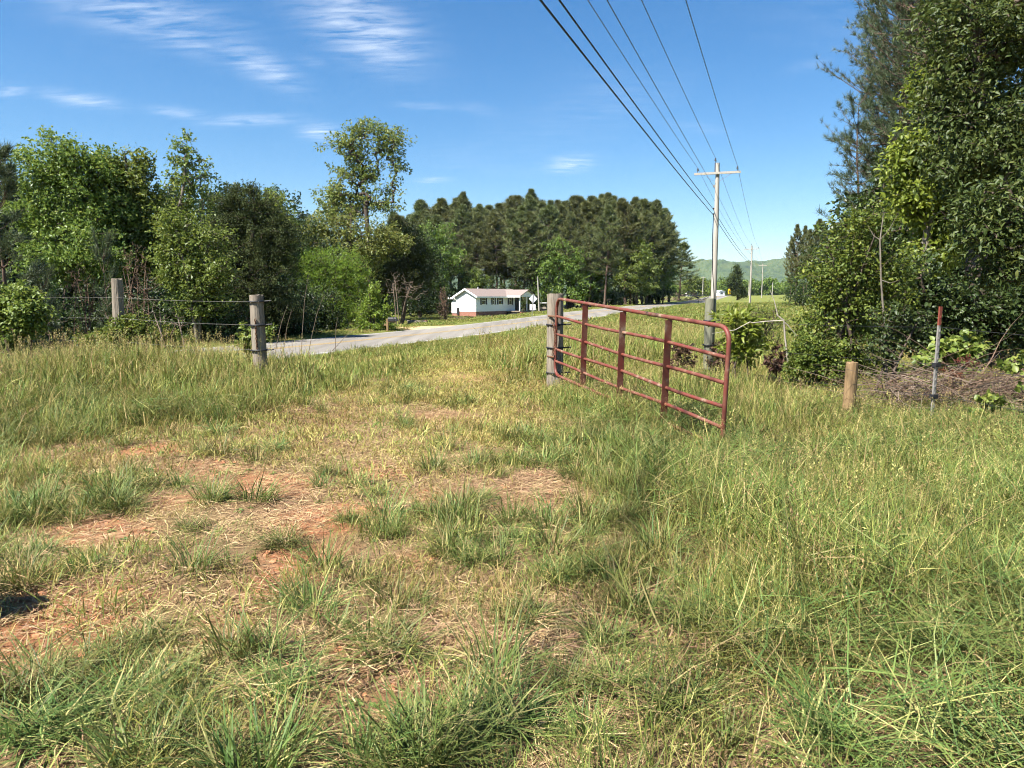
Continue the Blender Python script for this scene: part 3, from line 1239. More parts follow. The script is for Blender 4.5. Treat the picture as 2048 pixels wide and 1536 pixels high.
def twig_heap(n, r, box, length, rad, arch=.25, sides=3, flat=.25):
    """bare sticks lying or leaning in a heap; box = (x0,x1,y0,y1,z0,z1)"""
    x0, x1, y0, y1, z0, z1 = box
    A_, B_, ra_, rb_ = [], [], [], []
    o = np.stack([r.uniform(x0, x1, n), r.uniform(y0, y1, n), z0 + (z1 - z0) * r.random(n) ** 1.6], -1)
    az = r.normal(0, 1.0, n) + np.where(r.random(n) < .5, 0, math.pi) + .15
    el = r.normal(.12, flat, n)
    d = np.stack([np.cos(az) * np.cos(el), np.sin(az) * np.cos(el), np.sin(el)], -1)
    L_ = length * r.uniform(.3, 1.1, n)
    q = 4
    pts = [o]
    dd = d.copy()
    for k in range(q):
        dd = unit(dd + r.normal(0, .13, (n, 3)) + np.array((0, 0, -arch / q)))
        nx = pts[-1] + dd * (L_ / q)[:, None]
        nx[:, 2] = np.maximum(nx[:, 2], .02)
        pts.append(nx)
    rr = rad * r.uniform(.5, 1.5, n)
    for k in range(q):
        A_.append(pts[k])
        B_.append(pts[k + 1])
        ra_.append(rr * (1 - k / (q + .5)))
        rb_.append(rr * (1 - (k + 1) / (q + .5)))
    return tubes_mesh(np.concatenate(A_), np.concatenate(B_), np.concatenate(ra_), np.concatenate(rb_), sides)

# ------------------------------------------------------------------ house across the road
E1 = np.array((.6, .8))
N1 = np.array((.8, -.6))


def ratio(u, v=610):
    dx, dy, dz = ray(u, v)
    return dx / dy


def solve(P0, d, u):
    q = ratio(u)
    return (q * P0[1] - P0[0]) / (d[0] - q * d[1])


HC = spot(952, 108)
hz = HC[2]
L1 = solve(HC, E1, 1013)
Pp = HC[:2] + E1 * L1
LP_ = solve(Pp, N1, 1040)
Pq = Pp + N1 * LP_
W1 = solve(Pq, E1, 1068)
G1 = solve(HC, -N1, 913)
G2 = solve(HC, -N1, 900)
house = thing('house', 'low white sided house with brown roof and brick skirting across the road', 'house', (HC[0], HC[1], hz), math.atan2(E1[1], E1[0]))
ZF, ZW, ZR = .72, 3.02, 3.95     # floor, eave, ridge
LX = L1 + W1
m = MB()
m.prism([(0, ZF), (G1, ZF), (G1, ZW), (G1 / 2, ZR - .06), (0, ZW)], 0, LX, 0)
m.build('wall', M['siding'], house)
m = MB()
m.box((.35, G1 - .02, .45), (5, G2, ZW - .25))
m.build('wing_wall', M['siding'], house)
m = MB()
m.box((.04, .04, -.6), (LX - .04, G1 - .04, ZF))
m.box((.4, G1 - .05, -.6), (4.9, G2 - .06, .45))
m.build('brick_skirt', M['brick_skirt'], house)


def roof_slab(mb, pts, th):
    a = np.array(pts, float)
    b = a + np.array((0, 0, th))
    mb.add(np.concatenate([a, b]), [(3, 2, 1, 0), (4, 5, 6, 7), (0, 1, 5, 4), (1, 2, 6, 5), (2, 3, 7, 6), (3, 0, 4, 7)])


OV = .42
sl = (ZR - ZW) / (G1 / 2)
m = MB()
roof_slab(m, [(-.3, -OV, ZW - sl * OV), (LX + .3, -OV, ZW - sl * OV), (LX + .3, G1 / 2, ZR), (-.3, G1 / 2, ZR)], .10)
roof_slab(m, [(-.3, G1 / 2, ZR), (LX + .3, G1 / 2, ZR), (LX + .3, G1 + OV, ZW - sl * OV), (-.3, G1 + OV, ZW - sl * OV)], .10)
roof = m.build('roof', M['roof_brown'], house)
m = MB()
m.tube([(L1 * .45, G1 * .62, ZR - .3), (L1 * .45, G1 * .62, ZR + .35)], .09, 8)
m.build('vent_pipe', M['white_paint'], roof)
m = MB()
m.beam((-.33, -OV, ZW - sl * OV + .0), (-.33, G1 / 2, ZR + .0), .06, .24)
m.build('fascia', M['white_paint'], roof)
m = MB()
m.beam((-.33, G1 / 2, ZR + .0), (-.33, G1 + OV, ZW - sl * OV), .06, .24)
m.build('fascia', M['white_paint'], roof)
m = MB()
m.box((-.3, -OV - .05, ZW - sl * OV - .12), (L1 - .05, -OV, ZW - sl * OV + .10))
m.build('fascia', M['white_paint'], roof)
m = MB()
roof_slab(m, [(.1, G1 + OV * .4, ZW - .12), (5.2, G1 + OV * .4, ZW - .12), (5.2, G2 + .4, ZW - .38), (.1, G2 + .4, ZW - .38)], .09)
m.build('wing_roof', M['roof_brown'], house)
m = MB()
m.box((.02, G1 + .2, ZW - .5), (.09, G2 + .42, ZW - .26))
m.build('fascia', M['white_paint'], house)

# porch: cross gable towards the road
PX0, PX1 = L1, LX
pm = (PX0 + PX1) / 2
ph = ZR - .12
psl = (ph - ZW) / ((PX1 - PX0) / 2)
m = MB()
roof_slab(m, [(PX0 - .3, -LP_ - .3, ZW - psl * .3), (pm, -LP_ - .3, ph), (pm, G1 / 2, ph), (PX0 - .3, G1 * .1, ZW - psl * .3)], .10)
roof_slab(m, [(pm, -LP_ - .3, ph), (PX1 + .3, -LP_ - .3, ZW - psl * .3), (PX1 + .3, G1 * .1, ZW - psl * .3), (pm, G1 / 2, ph)], .10)
proof = m.build('porch_roof', M['roof_brown'], house)
m = MB()
m.prism([(PX0, ZW - .15), (PX1, ZW - .15), (PX1, ZW), (pm, ph - .04), (PX0, ZW)], -LP_, -LP_ + .08, 1)
m.build('pediment', M['siding'], proof)
m = MB()
m.box((PX0 - .36, -LP_ - .3, ZW - psl * .3 - .12), (PX0 - .30, G1 * .05, ZW - psl * .3 + .12))
m.build('fascia', M['white_paint'], proof)
m = MB()
m.box((PX0, -LP_, ZF - .15), (PX1, -.02, ZF))
m.build('porch_floor', M['wood_grey'], house)
m = MB()
m.box((PX0 + .1, -LP_ + .1, -.6), (PX1 - .05, -.05, ZF - .16))
m.build('porch_skirt', M['dark_plastic'], house)
for px_ in (PX0 + .12, PX0 + (PX1 - PX0) * .52, PX1 - .12):
    m = MB()
    m.box((px_ - .07, -LP_ + .06, ZF), (px_ + .07, -LP_ + .2, ZW - .14))
    m.build('porch_post', M['white_paint'], house)
m = MB()
yr = -LP_ + .12
m.beam((PX0 + 1.6, yr, ZF + .95), (PX1 - .1, yr, ZF + .95), .06, .06)
for k in range(14):
    xx = PX0 + 1.6 + (PX1 - PX0 - 1.7) * k / 13
    m.box((xx - .02, yr - .02, ZF + .02), (xx + .02, yr + .02, ZF + .93))
m.build('railing', M['dark_plastic'], house)
for k in range(3):
    m = MB()
    m.box((PX0 - .05, -LP_ - .35 * (k + 1), -.6), (PX0 + 1.5, -LP_ - .35 * k - .005, ZF - .22 * (k + 1) + .06))
    m.build('brick_step', M['brick_red'], house)


def window(x, y, z, w, h, sh=.3):
    m_ = MB()
    for lo, hi in (((x - w / 2, y - .05, z), (x - w / 2 + .06, y + .02, z + h)), ((x + w / 2 - .06, y - .05, z), (x + w / 2, y + .02, z + h)),
                   ((x - w / 2 + .06, y - .05, z), (x + w / 2 - .06, y + .02, z + .06)), ((x - w / 2 + .06, y - .05, z + h - .06), (x + w / 2 - .06, y + .02, z + h)),
                   ((x - w / 2 + .06, y - .045, z + h / 2 - .025), (x + w / 2 - .06, y + .02, z + h / 2 + .025))):
        m_.box(lo, hi)
    wn_ = m_.build('window', M['white_paint'], house)
    q = MB()
    q.box((x - w / 2 + .04, y - .025, z + .04), (x + w / 2 - .04, y + .01, z + h - .04))
    q.build('pane', M['glass_dark'], wn_)
    for s in (-1, 1):
        q = MB()
        xc = x + s * (w / 2 + sh / 2 + .03)
        q.box((xc - sh / 2, y - .05, z - .03), (xc + sh / 2, y - .002, z + h + .03))
        q.build('shutter', M['shutter'], wn_)


fw = L1
for fx, ww in ((.24, .95), (.56, .45), (.78, .85)):
    window(fw * fx, 0, ZF + 1.02, ww, 1.15, .26)
window(PX0 + .18 * (PX1 - PX0) + .3, 0, ZF + .95, .75, 1.15, .25)
m = MB()
m.box((PX0 + .6 * (PX1 - PX0), -.06, ZF + .02), (PX0 + .6 * (PX1 - PX0) + .92, -.002, ZF + 2.05))
dr = m.build('door', M['shutter'], house)
m = MB()
m.box((PX0 + .6 * (PX1 - PX0) + .8, -.12, ZF + 1.0), (PX0 + .6 * (PX1 - PX0) + .86, -.061, ZF + 1.06))
m.build('handle', M['galv'], dr)
m = MB()
m.box((-.14, G1 - .5, .25), (-.003, G1 - .12, 1.25))
m.tube([(-.07, G1 - .3, 1.25), (-.07, G1 - .3, 2.2)], .03, 6)
m.build('meter_box', M['dark_plastic'], house)

# ------------------------------------------------------------------ posts


def post_mesh(name, mat, h, dia, seed, sink=.35, sides=18, taper=.94, top_chip=.007, square=0.0):
    r = np.random.default_rng(seed)
    rings = 14
    g = 1 + r.normal(0, .03, sides) - (r.random(sides) < .2) * .06
    V = []
    for i in range(rings):
        t = i / (rings - 1)
        z = -sink + (h + sink) * t
        for k in range(sides):
            a = 2 * math.pi * k / sides
            rr = dia / 2 * (1 - (1 - taper) * t) * g[k] * (1 + .015 * math.sin(7 * t + k))
            if square:
                rr *= 1 + square * (1 / max(abs(math.cos(a)), abs(math.sin(a))) - 1)
            zz = z + (r.normal(0, top_chip) if i == rings - 1 else 0)
            V.append((rr * math.cos(a), rr * math.sin(a), zz))
    V.append((0, 0, h + .005))
    Fq = [(i * sides + k, i * sides + (k + 1) % sides, (i + 1) * sides + (k + 1) % sides, (i + 1) * sides + k) for i in range(rings - 1) for k in range(sides)]
    Ft = [((rings - 1) * sides + k, (rings - 1) * sides + (k + 1) % sides, len(V) - 1) for k in range(sides)]
    me_ = raw_mesh(name, V, [Fq, Ft], mat, smooth=True)
    me_.set_sharp_from_angle(angle=R(50))
    return me_


def fence_post(label, u, vtop, Y, dia, mat, bands=(), seed=1, lean=(0, 0), name='fence_post', square=0.0):
    b = spot(u, Y)
    h = float(at(u, vtop, Y)[2] - b[2])
    root = thing(name, label, 'post', b)
    root.rotation_euler = (lean[0], lean[1], 0)
    obj('timber', post_mesh('timber', mat, h, dia, seed, square=square), root)
    for v in bands:
        z = float(at(u, v, Y)[2] - b[2])
        m_ = MB()
        m_.ring((0, 0, z), dia / 2 + .012, .014, 20, 6)
        m_.tube([(dia / 2, -.02, z), (dia / 2 + .13, -.05, z + .01)], .012, 6)
        m_.build('insulator_band', M['black_rubber'], root, True)
    return root, b


gp, gpb = fence_post('weathered gatepost at the hinge end of the red gate', 1111, 588, 12.62, .27, M['wood_grey'], (649, 695, 745), 3, name='gate_post', square=.35)
lp, lpb = fence_post('thick grey post with a chain, left of the gateway', 517, 590, 12.0, .235, M['wood_grey'], (603, 650, 700), 5, (0, R(-1.2)), name='gate_post')
bp, bpb = fence_post('grey post leaning among brush at far left', 233, 558, 14.2, .215, M['wood_grey'], (), 8, (0, R(1.2)))
rp, rpb = fence_post('tall greenish fence post standing behind the red gate', 1421, 597, 14.0, .205, M['wood_green'], (641, 690, 738), 9)
sp_, spb = fence_post('short tan post standing alone in the grass, right of the gate', 1708, 725, 9.4, .155, M['wood_tan'], (), 12, (0, R(1.5)))

op = thing('shadow_blocker', 'low stump added unseen outside the left edge to cast a shadow on the clay', 'blocker', (-2.86, 3.42, float(height(-2.86, 3.42))))  # made-up block out of view, added to throw the shadow at lower left
obj('timber', post_mesh('timber', M['bark_pale'], .52, .42, 21, taper=.8), op)

# chain on the left gatepost
m = MB()
zc0 = float(at(517, 640, 12)[2] - lpb[2])
for k in range(13):
    z = zc0 - .036 * k
    pts = []
    for j in range(8):
        a = 2 * math.pi * j / 8
        x, zz = .013 * math.cos(a), .026 * math.sin(a)
        pts.append((x if k % 2 == 0 else 0, -.128 - (0 if k % 2 == 0 else x) + .004, z + zz))
    m.tube(pts, .006, 4, closed=True)
m.build('chain', M['rust'], lp)

# ------------------------------------------------------------------ red tube gate
GA = at(1114, 597, 12.4)
GB = at(1460, 655, 7.66)
gl = np.linalg.norm(GB - GA)
ga = (GB - GA) / gl
gd = np.array((0, 0, -1.0)) - ga * np.dot((0, 0, -1.0), ga)
gd = gd / np.linalg.norm(gd)
gn = np.cross(ga, gd)
GHH = 1.27
gate = thing('farm_gate', 'red six rail tube gate standing open in tall grass', 'gate', (GA[0], GA[1], float(height(GA[0], GA[1]))))
GO = np.array(gate.location)


def gp3(s, d, o=0.0):
    return GA + ga * s + gd * d + gn * o - GO


fr = []
rc = .16
tr = .025
for (cx_, cy_, a0) in ((gl - rc, rc, -90), (gl - rc, GHH - rc, 0), (rc, GHH - rc, 90), (rc, rc, 180)):
    for k in range(7):
        a = R(a0 + 15 * k)
        fr.append(gp3(cx_ + rc * math.cos(a), cy_ + rc * math.sin(a)))
m = MB()
m.tube(fr, tr, 12, closed=True)
m.build('frame', M['metal_red'], gate, True)
for fdn in (.24, .465, .657, .83):
    m = MB()
    # slightly bent rails
    pts = [gp3(gl * t, GHH * fdn + .012 * math.sin(9 * t + fdn * 20)) for t in np.linspace(.005, .995, 12)]
    m.tube(pts, .0215, 10)
    m.build('rail', M['metal_red'], gate, True)
for u_ in (1170, 1245, 1336):
    # fraction along the top rail seen at that pixel
    q = ratio(u_, 640)
    s_ = (q * GA[1] - GA[0]) / (ga[0] - q * ga[1])
    m = MB()

    def plate(s0, s1, o0, o1):
        V_ = [gp3(s0, .03, o0), gp3(s1, .03, o1), gp3(s1, GHH - .03, o1), gp3(s0, GHH - .03, o0)]
        th = np.cross(V_[1] - V_[0], V_[3] - V_[0])
        th = th / np.linalg.norm(th) * .004
        W_ = [p + th for p in V_]
        m.add(np.array(V_ + W_), [(0, 1, 2, 3), (7, 6, 5, 4), (0, 4, 5, 1), (1, 5, 6, 2), (2, 6, 7, 3), (3, 7, 4, 0)])
    plate(s_ - .045, s_ + .045, .026, .026)
    plate(s_ + .045, s_ + .048, .030, -.062)
    m.build('upright', M['metal_red'], gate)
# hinge straps and chain at the hinge stile
for dd in (.30, .98):
    m = MB()
    m.tube([gp3(-.0, dd, 0), gp3(-.06, dd, -.05), gp3(-.14, dd, -.09)], .016, 8)
    m.build('hinge', M['rust'], gate, True)
m = MB()
for k in range(12):
    t = k / 11
    c = gp3(.02 + .10 * math.sin(t * 3.1), .42 + .50 * t, -.06)
    pts = [c + np.array((.012 * math.cos(2 * math.pi * j / 8), .004 * (k % 2), .024 * math.sin(2 * math.pi * j / 8))) for j in range(8)]
    m.tube(pts, .006, 4, closed=True)
m.build('chain', M['rust'], gate)

# ------------------------------------------------------------------ steel T post on the right
tb = spot(1880, 8.9)
th_ = float(at(1893, 613, 8.9)[2] - tb[2])
tpost = thing('steel_post', 'pale steel fence stake with red painted tip, right of the short tan post', 'post', tb)
tpost.rotation_euler = (R(0), R(1.0), R(20))


def tee(m_, z0, z1):
    m_.box((-.020, -.004, z0), (.020, .004, z1))
    m_.box((-.004, .004, z0), (.004, .030, z1))


m = MB()
tee(m, -.3, th_ - .225)
m.build('shaft', M['galv'], tpost)
m = MB()
tee(m, th_ - .225, th_)
m.build('tip', pmat('tip_red', (.20, .045, .026), (.12, .032, .022), rough=.7, scale=20), tpost)
for k in range(16):
    z = .1 + (th_ - .15) * k / 16
    MB().box((-.008, -.012, z), (.008, -.0041, z + .025)).build('stud', bpy.data.materials['tip_red'] if z > th_ - .225 else M['galv'], tpost)
tz = [float(at(1888, v, 8.9)[2] - tb[2]) for v in (655, 730, 793)]
for z in tz[1:]:
    m = MB()
    m.box((-.034, -.03, z - .025), (.034, .036, z + .025))
    m.box((-.06, -.045, z - .012), (-.02, -.0301, z + .012))
    m.build('insulator', M['black_rubber'], tpost)


def wire(name, label, cat, pts, rad, mat, group=None, sag=0.0, n=5):
    P = []
    for a, b in zip(pts[:-1], pts[1:]):
        a, b = np.array(a, float), np.array(b, float)
        L_ = np.linalg.norm(b - a)
        S = sag * (L_ / 88.0) ** 2 if sag > 0 else -sag * L_
        for t in np.linspace(0, 1, 26 if sag > 0 else 8)[:-1]:
            p = a + (b - a) * t
            p[2] -= 4 * S * t * (1 - t)
            P.append(p)
    P.append(np.array(pts[-1], float))
    o0 = P[0].copy()
    m_ = MB()
    m_.tube(np.array(P) - o0, rad, n)
    o = m_.build(name, mat, None, True, o0)
    return tag(o, label, cat, group)


# left fence strands
for k, (va, vb, vc, pos) in enumerate(((603, 595, 588, 'top'), (650, 636, 625, 'second'), (700, 682, 668, 'lowest'))):
    a = at(517, va, 11.87)
    b = at(233, vb, 14.1)
    c = at(-120, vc, 16.6)
    wire('fence_wire', f'{pos} thin wire strand running left from the chained gatepost', 'wire', [a, b, c], .0018, M['galv'], 'wire strands of the left fence', -.006)
for k, (va, vb, vc, pos) in enumerate(((641, 655, 678, 'top'), (690, 730, 765, 'middle'), (738, 793, 838, 'lowest'))):
    a = at(1430, va, 13.9)
    b = at(1888, vb, 8.88)
    c = at(2140, vc, 7.6)
    wire('fence_wire', f'{pos} dark wire strand through the red tipped steel stake', 'wire', [a, b, c], .0026, M['wire_black'], 'wire strands of the right fence', -.004)

# ------------------------------------------------------------------ utility poles and lines
PRZ = math.atan2(ND[1], ND[0])
PB = [spot(1427, 42.0), spot(1500, 125.0), spot(1523, 232.0)]
PTOP = [float(at(1428, 326, 42)[2]), float(at(1500, 491, 125)[2]), float(at(1524, 527, 232)[2])]
PH = [PTOP[i] - PB[i][2] for i in range(3)]
h1 = PH[0]
zarm = float(at(1428, 347, 42)[2] - PB[0][2])
zneu = float(at(1428, 372, 42)[2] - PB[0][2])
zco = [float(at(1428, v, 42)[2] - PB[0][2]) for v in (417, 428)]


def insul(m_, x, y, z, h=.26):
    m_.tube([(x, y, z), (x, y, z + h * .35), (x, y, z + h * .36), (x, y, z + h * .55), (x, y, z + h * .56), (x, y, z + h * .8), (x, y, z + h)], [.018, .018, .055, .06, .04, .055, .02], 10)


def utility_pole(label, base, top):
    root = thing('utility_pole', label, 'utility pole', base, PRZ, 'utility poles along the road')
    m_ = MB()
    m_.tube([(0, 0, -.5), (0, 0, top * .33), (.02, 0, top * .66), (0, 0, top)], [.165, .15, .13, .105], 14)
    m_.build('pole', M['pole_wood'], root, True)
    m_ = MB()
    m_.box((-1.24, -.20, zarm - .06), (1.24, -.105, zarm + .06))
    arm = m_.build('crossarm', M['pole_wood'], root)
    for s in (-1, 1):
        m_ = MB()
        m_.beam((s * .75, -.15, zarm - .06), (s * .10, -.13, zarm - .45), .035, .012)
        m_.build('brace', M['galv'], root)
        m_ = MB()
        insul(m_, s * 1.05, -.15, zarm + .062)
        m_.build('insulator', M['insulator'], root, True)
    m_ = MB()
    m_.box((-.165, -.05, top - .5), (-.108, .05, top + .02))
    insul(m_, -.135, 0, top + .02)
    m_.build('insulator', M['insulator'], root, True)
    m_ = MB()
    m_.box((-.2, -.05, zneu - .07), (-.10, .05, zneu + .07))
    m_.build('neutral_bracket', M['galv'], root)
    m_ = MB()
    m_.tube([(-.14, -.04, zco[1]), (-.155, -.05, zco[1] - 1.2), (-.10, -.135, zco[1] - 3.0), (.03, -.155, zco[1] - 4.4), (.04, -.165, .2)], .022, 6)
    m_.build('riser_cable', M['wire_black'], root, True)
    for z in zco:
        MB().box((-.19, -.04, z - .04), (-.09, .04, z + .04)).build('cable_clamp', M['dark_plastic'], root)
    return root


p0 = utility_pole('tall pale utility pole with crossarm, nearest one behind the gate', PB[0], h1)
p1 = dup(p0, PB[1], PRZ, (1, 1, PH[1] / h1), 'second nearest utility pole, mid distance in the open field')
p2 = dup(p0, PB[2], PRZ, (1, 1, PH[2] / h1), 'small third utility pole far off near the ridge')
m = MB()
m.box((-.16, .12, PH[1] * .62), (.16, .42, PH[1] * .62 + .55))
can = m.build('transformer', M['sign_back'], p1)
can.scale = (1, 1, h1 / PH[1])

T3 = np.array((TD[0], TD[1], 0))
N3 = np.array((ND[0], ND[1], 0))
BK = PB[0] - T3 * 88
FW_ = PB[2] + T3 * 105 + np.array((0, 0, 2.0))


def sag_for(pts, u_top):
    """sag of the near span so that the wire leaves the top of the picture at u_top"""
    a, b = np.array(pts[0]), np.array(pts[1])
    t = np.linspace(.3, 1, 900)
    best = (1e9, 1.2)
    for S in np.linspace(.1, 3.0, 59):
        q = a + (b - a) * t[:, None]
        z = q[:, 2] - 4 * S * t * (1 - t)
        Y, dz_ = q[:, 1], z - CAMZ
        ok = Y > 2
        dep = Y * cp - dz_ * sp
        up = Y * sp + dz_ * cp
        v = 768 - F * up[ok] / dep[ok]
        u = 1024 + F * q[ok, 0] / dep[ok]
        j = np.argmin(np.abs(v))
        best = min(best, (abs(u[j] - u_top), S))
    return best[1]


def attach(offx, z, offy=0.0):
    pts = []
    for i, b in enumerate((BK, PB[0], PB[1], PB[2], FW_)):
        k = 1.0 if i < 2 else PH[min(i, 3) - 1] / h1
        bz = PB[0][2] if i == 0 else b[2]
        pts.append(np.array((b[0], b[1], bz)) + N3 * offx + T3 * offy + np.array((0, 0, z * k)))
    return pts


wl = [('left arm power line, third overhead wire from the left at the top edge', -1.05, zarm + .32, -.15, 0.0105, 'wire_grey', 1175),
      ('power line on the pole top pin, fifth overhead wire from the left', -.135, h1 + .28, 0, .0105, 'wire_grey', 1283),
      ('right arm power line, rightmost of the overhead wires', 1.05, zarm + .32, -.15, .0105, 'wire_grey', 1372),
      ('neutral power line below the crossarm, fourth overhead wire from the left', -.2, zneu, 0, .0105, 'wire_grey', 1215),
      ('upper thick black cable, second overhead wire from the left', -.19, zco[0], 0, .016, 'wire_black', 1120),
      ('lower thick black cable, leftmost of the overhead wires', -.19, zco[1], 0, .017, 'wire_black', 1080)]
for (lb, ox, z, oy, rd, mt, sg) in wl:
    pts = attach(ox, z, oy)
    wire('power_line', lb, 'cable', pts, rd, M[mt], 'overhead lines along the road', sag_for(pts, sg))


def plain_pole(label, u, vtop, Y, rad=.1, lean=0.0, cross=False, group=None):
    b = spot(u, Y, .3)
    h = float(at(u, vtop, Y)[2] - b[2])
    root = thing('utility_pole', label, 'utility pole', b, PRZ, group)
    m_ = MB()
    m_.tube([(0, 0, 0), (lean * .5, 0, h * .5), (lean, 0, h)], [rad * 1.15, rad, rad * .8], 10)
    m_.build('pole', M['pole_wood'], root, True)
    if cross:
        m_ = MB()
        m_.box((lean - .9, -.2, h - .5), (lean + .9, -.1, h - .38))
        m_.build('crossarm', M['pole_wood'], root)
    else:
        m_ = MB()
        m_.box((lean - .07, -.16, h - .35), (lean + .07, -.09, h - .1))
        m_.build('bracket', M['galv'], root)
    return root


plain_pole('slim pale pole leaning slightly beside the white house', 1079, 553, 118, .11, -.32)
plain_pole('thin distant pole with short crossarm, left of the nearest utility pole', 1405, 553, 300, .16, 0, True)
plain_pole('distant pole in the field, left of the second nearest utility pole', 1497, 560, 330, .17)
plain_pole('distant pole against the far woods, right of the third utility pole', 1544, 565, 340, .17)

# ------------------------------------------------------------------ signs, mailboxes, vehicles
sb = spot(1064, 66)
zt = lambda v, Y: float(at(1067, v, Y)[2])
sign = thing('road_sign', 'back of a grey diamond road sign with square plate below', 'road sign', sb, math.atan2(TD[1], TD[0]) - math.pi / 2)
zc_, zp = zt(597.5, 66) - sb[2], zt(614.5, 66) - sb[2]
m = MB()
m.beam((-.03, .03, -.3), (.10, .03, zc_ + .35), .055, .04)
m.build('sign_post', M['galv'], sign)
m = MB()
hd = .40
m.prism([(.085 - hd, zc_), (.085, zc_ - hd), (.085 + hd, zc_), (.085, zc_ + hd)], .055, .063, 1)
m.build('diamond_panel', M['sign_back'], sign)
m = MB()
m.box((-.22, .055, zp - .25), (.30, .063, zp + .25))
m.build('plate', M['white_paint'], sign)


def mailbox(label, b, rz, h, mt, body):
    root = thing('mailbox', label, 'mailbox', b, rz)
    m_ = MB()
    m_.box((-.055, -.055, -.3), (.055, .055, h + .12))
    m_.build('post', mt, root)
    m_ = MB()
    m_.box((-.20, -.045, h - .28), (-.056, .045, h - .19))
    m_.box((.056, -.045, h - .10), (.52, .045, h - .03))
    m_.build('arm', mt, root)
    m_ = MB()
    prof = [(-.10, h - .028), (.10, h - .028), (.10, h + .11)] + [(.10 * math.cos(R(a)), h + .11 + .10 * math.sin(R(a))) for a in range(20, 180, 20)] + [(-.10, h + .11)]
    m_.prism(prof, .06, .56, 0)
    bx = m_.build('box', body, root)
    m_ = MB()
    m_.prism([(a * 1.04, c) for a, c in prof], .565, .58, 0)
    m_.build('door', body, bx)
    m_ = MB()
    m_.box((.42, -.125, h + .02), (.45, -.105, h + .20))
    m_.build('flag', M['dark_plastic'], bx)
    return root


mb = spot(774, 44.0)
mailbox('black mailbox on a pale wooden post beside the far road edge', mb, R(-12), float(at(774, 645, 44)[2] - mb[2]) + .1, M['wood_tan'], M['dark_plastic'])
x_, y_ = xy_of(3.9, .326 * 43 + .945 * 168)
x_ = float(at(1397, 600, 170)[0])
mailbox('small dark mailbox far down the road, left of the tall greenish post', (x_, 170, float(height(x_, 170))), R(150), 1.15, M['wood_grey'], M['dark_plastic'])
yb = spot(1458, 262)
ys = thing('road_sign', 'yellow arrow sign where the road bends in the distance', 'road sign', yb)
yz = float(at(1458, 583, 262)[2] - yb[2])
m = MB()
m.box((-.05, 0, -.5), (.05, .08, yz + 1.6))
m.build('sign_post', M['wood_tan'], ys)
m = MB()
m.box((-.45, -.03, yz - .9), (.45, -.005, yz + .9))
m.build('panel', M['sign_yellow'], ys)
m = MB()
m.add([(.25, -.04, yz - .6), (-.25, -.04, yz), (.25, -.04, yz + .6), (.25, -.04, yz + .25), (0, -.04, yz), (.25, -.04, yz - .25)], [(0, 1, 4, 5), (1, 2, 3, 4)])
m.build('chevron', M['dark_plastic'], ys)


def wheel(m_, x, y, z, r_, w):
    m_.tube([(x, y - w / 2, z), (x, y + w / 2, z)], r_, 14)


# parked car facing the camera
cb = spot(1186, 150)
car = thing('parked_car', 'white car with dark glass parked in the shade beyond the road', 'car', (cb[0], cb[1], cb[2]), R(65))
m = MB()
m.prism([(-2.2, .35), (2.15, .35), (2.25, .62), (2.1, .82), (1.1, .95), (-1.9, 1.0), (-2.25, .9)], -.86, .86, 1)
body = m.build('body', M['car_white'], car)
m = MB()
V_ = []
for (x, z, w_) in ((1.05, .951, .80), (.35, 1.45, .62), (-1.3, 1.48, .62), (-2.0, 1.0, .80)):
    V_ += [(x, -w_, z), (x, w_, z)]
m.add(V_, [(0, 1, 3, 2), (2, 3, 5, 4), (4, 5, 7, 6), (0, 2, 4, 6), (1, 7, 5, 3), (0, 6, 7, 1)])
m.build('cabin_glass', M['glass_dark'], car)
m = MB()
m.box((-1.25, -.6, 1.475), (.3, .6, 1.52))
m.build('roof_panel', M['car_white'], car)
for x in (-1.35, 1.4):
    for y in (-.80, .80):
        m = MB()
        wheel(m, x, y, .33, .33, .22)
        m.build('wheel', M['black_rubber'], car, True)
for y in (-.62, .62):
    m = MB()
    m.box((2.1, y - .18, .6), (2.24, y + .18, .76))
    m.build('headlight', M['galv'], car)
m = MB()
m.box((2.15, -.38, .45), (2.27, .38, .6))
m.build('grille', M['dark_plastic'], car)

# golf cart by the house
gb = spot(1092, 119)
cart = thing('golf_cart', 'dark golf cart with white roof beside the house pole', 'golf cart', gb, R(60))
m = MB()
m.prism([(-1.1, .3), (1.05, .3), (1.15, .6), (.95, .85), (.5, .82), (.4, .42), (-.2, .42), (-.25, .8), (-1.1, .78)], -.55, .55, 1)
m.build('body', M['dark_plastic'], cart)
m = MB()
m.box((-.75, -.5, .8), (-.2, .5, .92))
m.box((-.85, -.5, .92), (-.72, .5, 1.25))
m.build('seat', M['wood_grey'], cart)
m = MB()
m.box((-.95, -.6, 1.82), (.75, .6, 1.9))
m.build('roof', M['white_paint'], cart)
for (x0, x1, y) in ((.8, .6, -.52), (.8, .6, .52), (-.9, -.85, -.52), (-.9, -.85, .52)):
    m = MB()
    m.tube([(x0, y, .78), (x1, y, 1.82)], .025, 6)
    m.build('roof_support', M['dark_plastic'], cart)
for x in (-.75, .8):
    for y in (-.52, .52):
        m = MB()
        wheel(m, x, y, .24, .24, .18)
        m.build('wheel', M['black_rubber'], cart, True)

# small white roofed pump house and white drum behind the gatepost


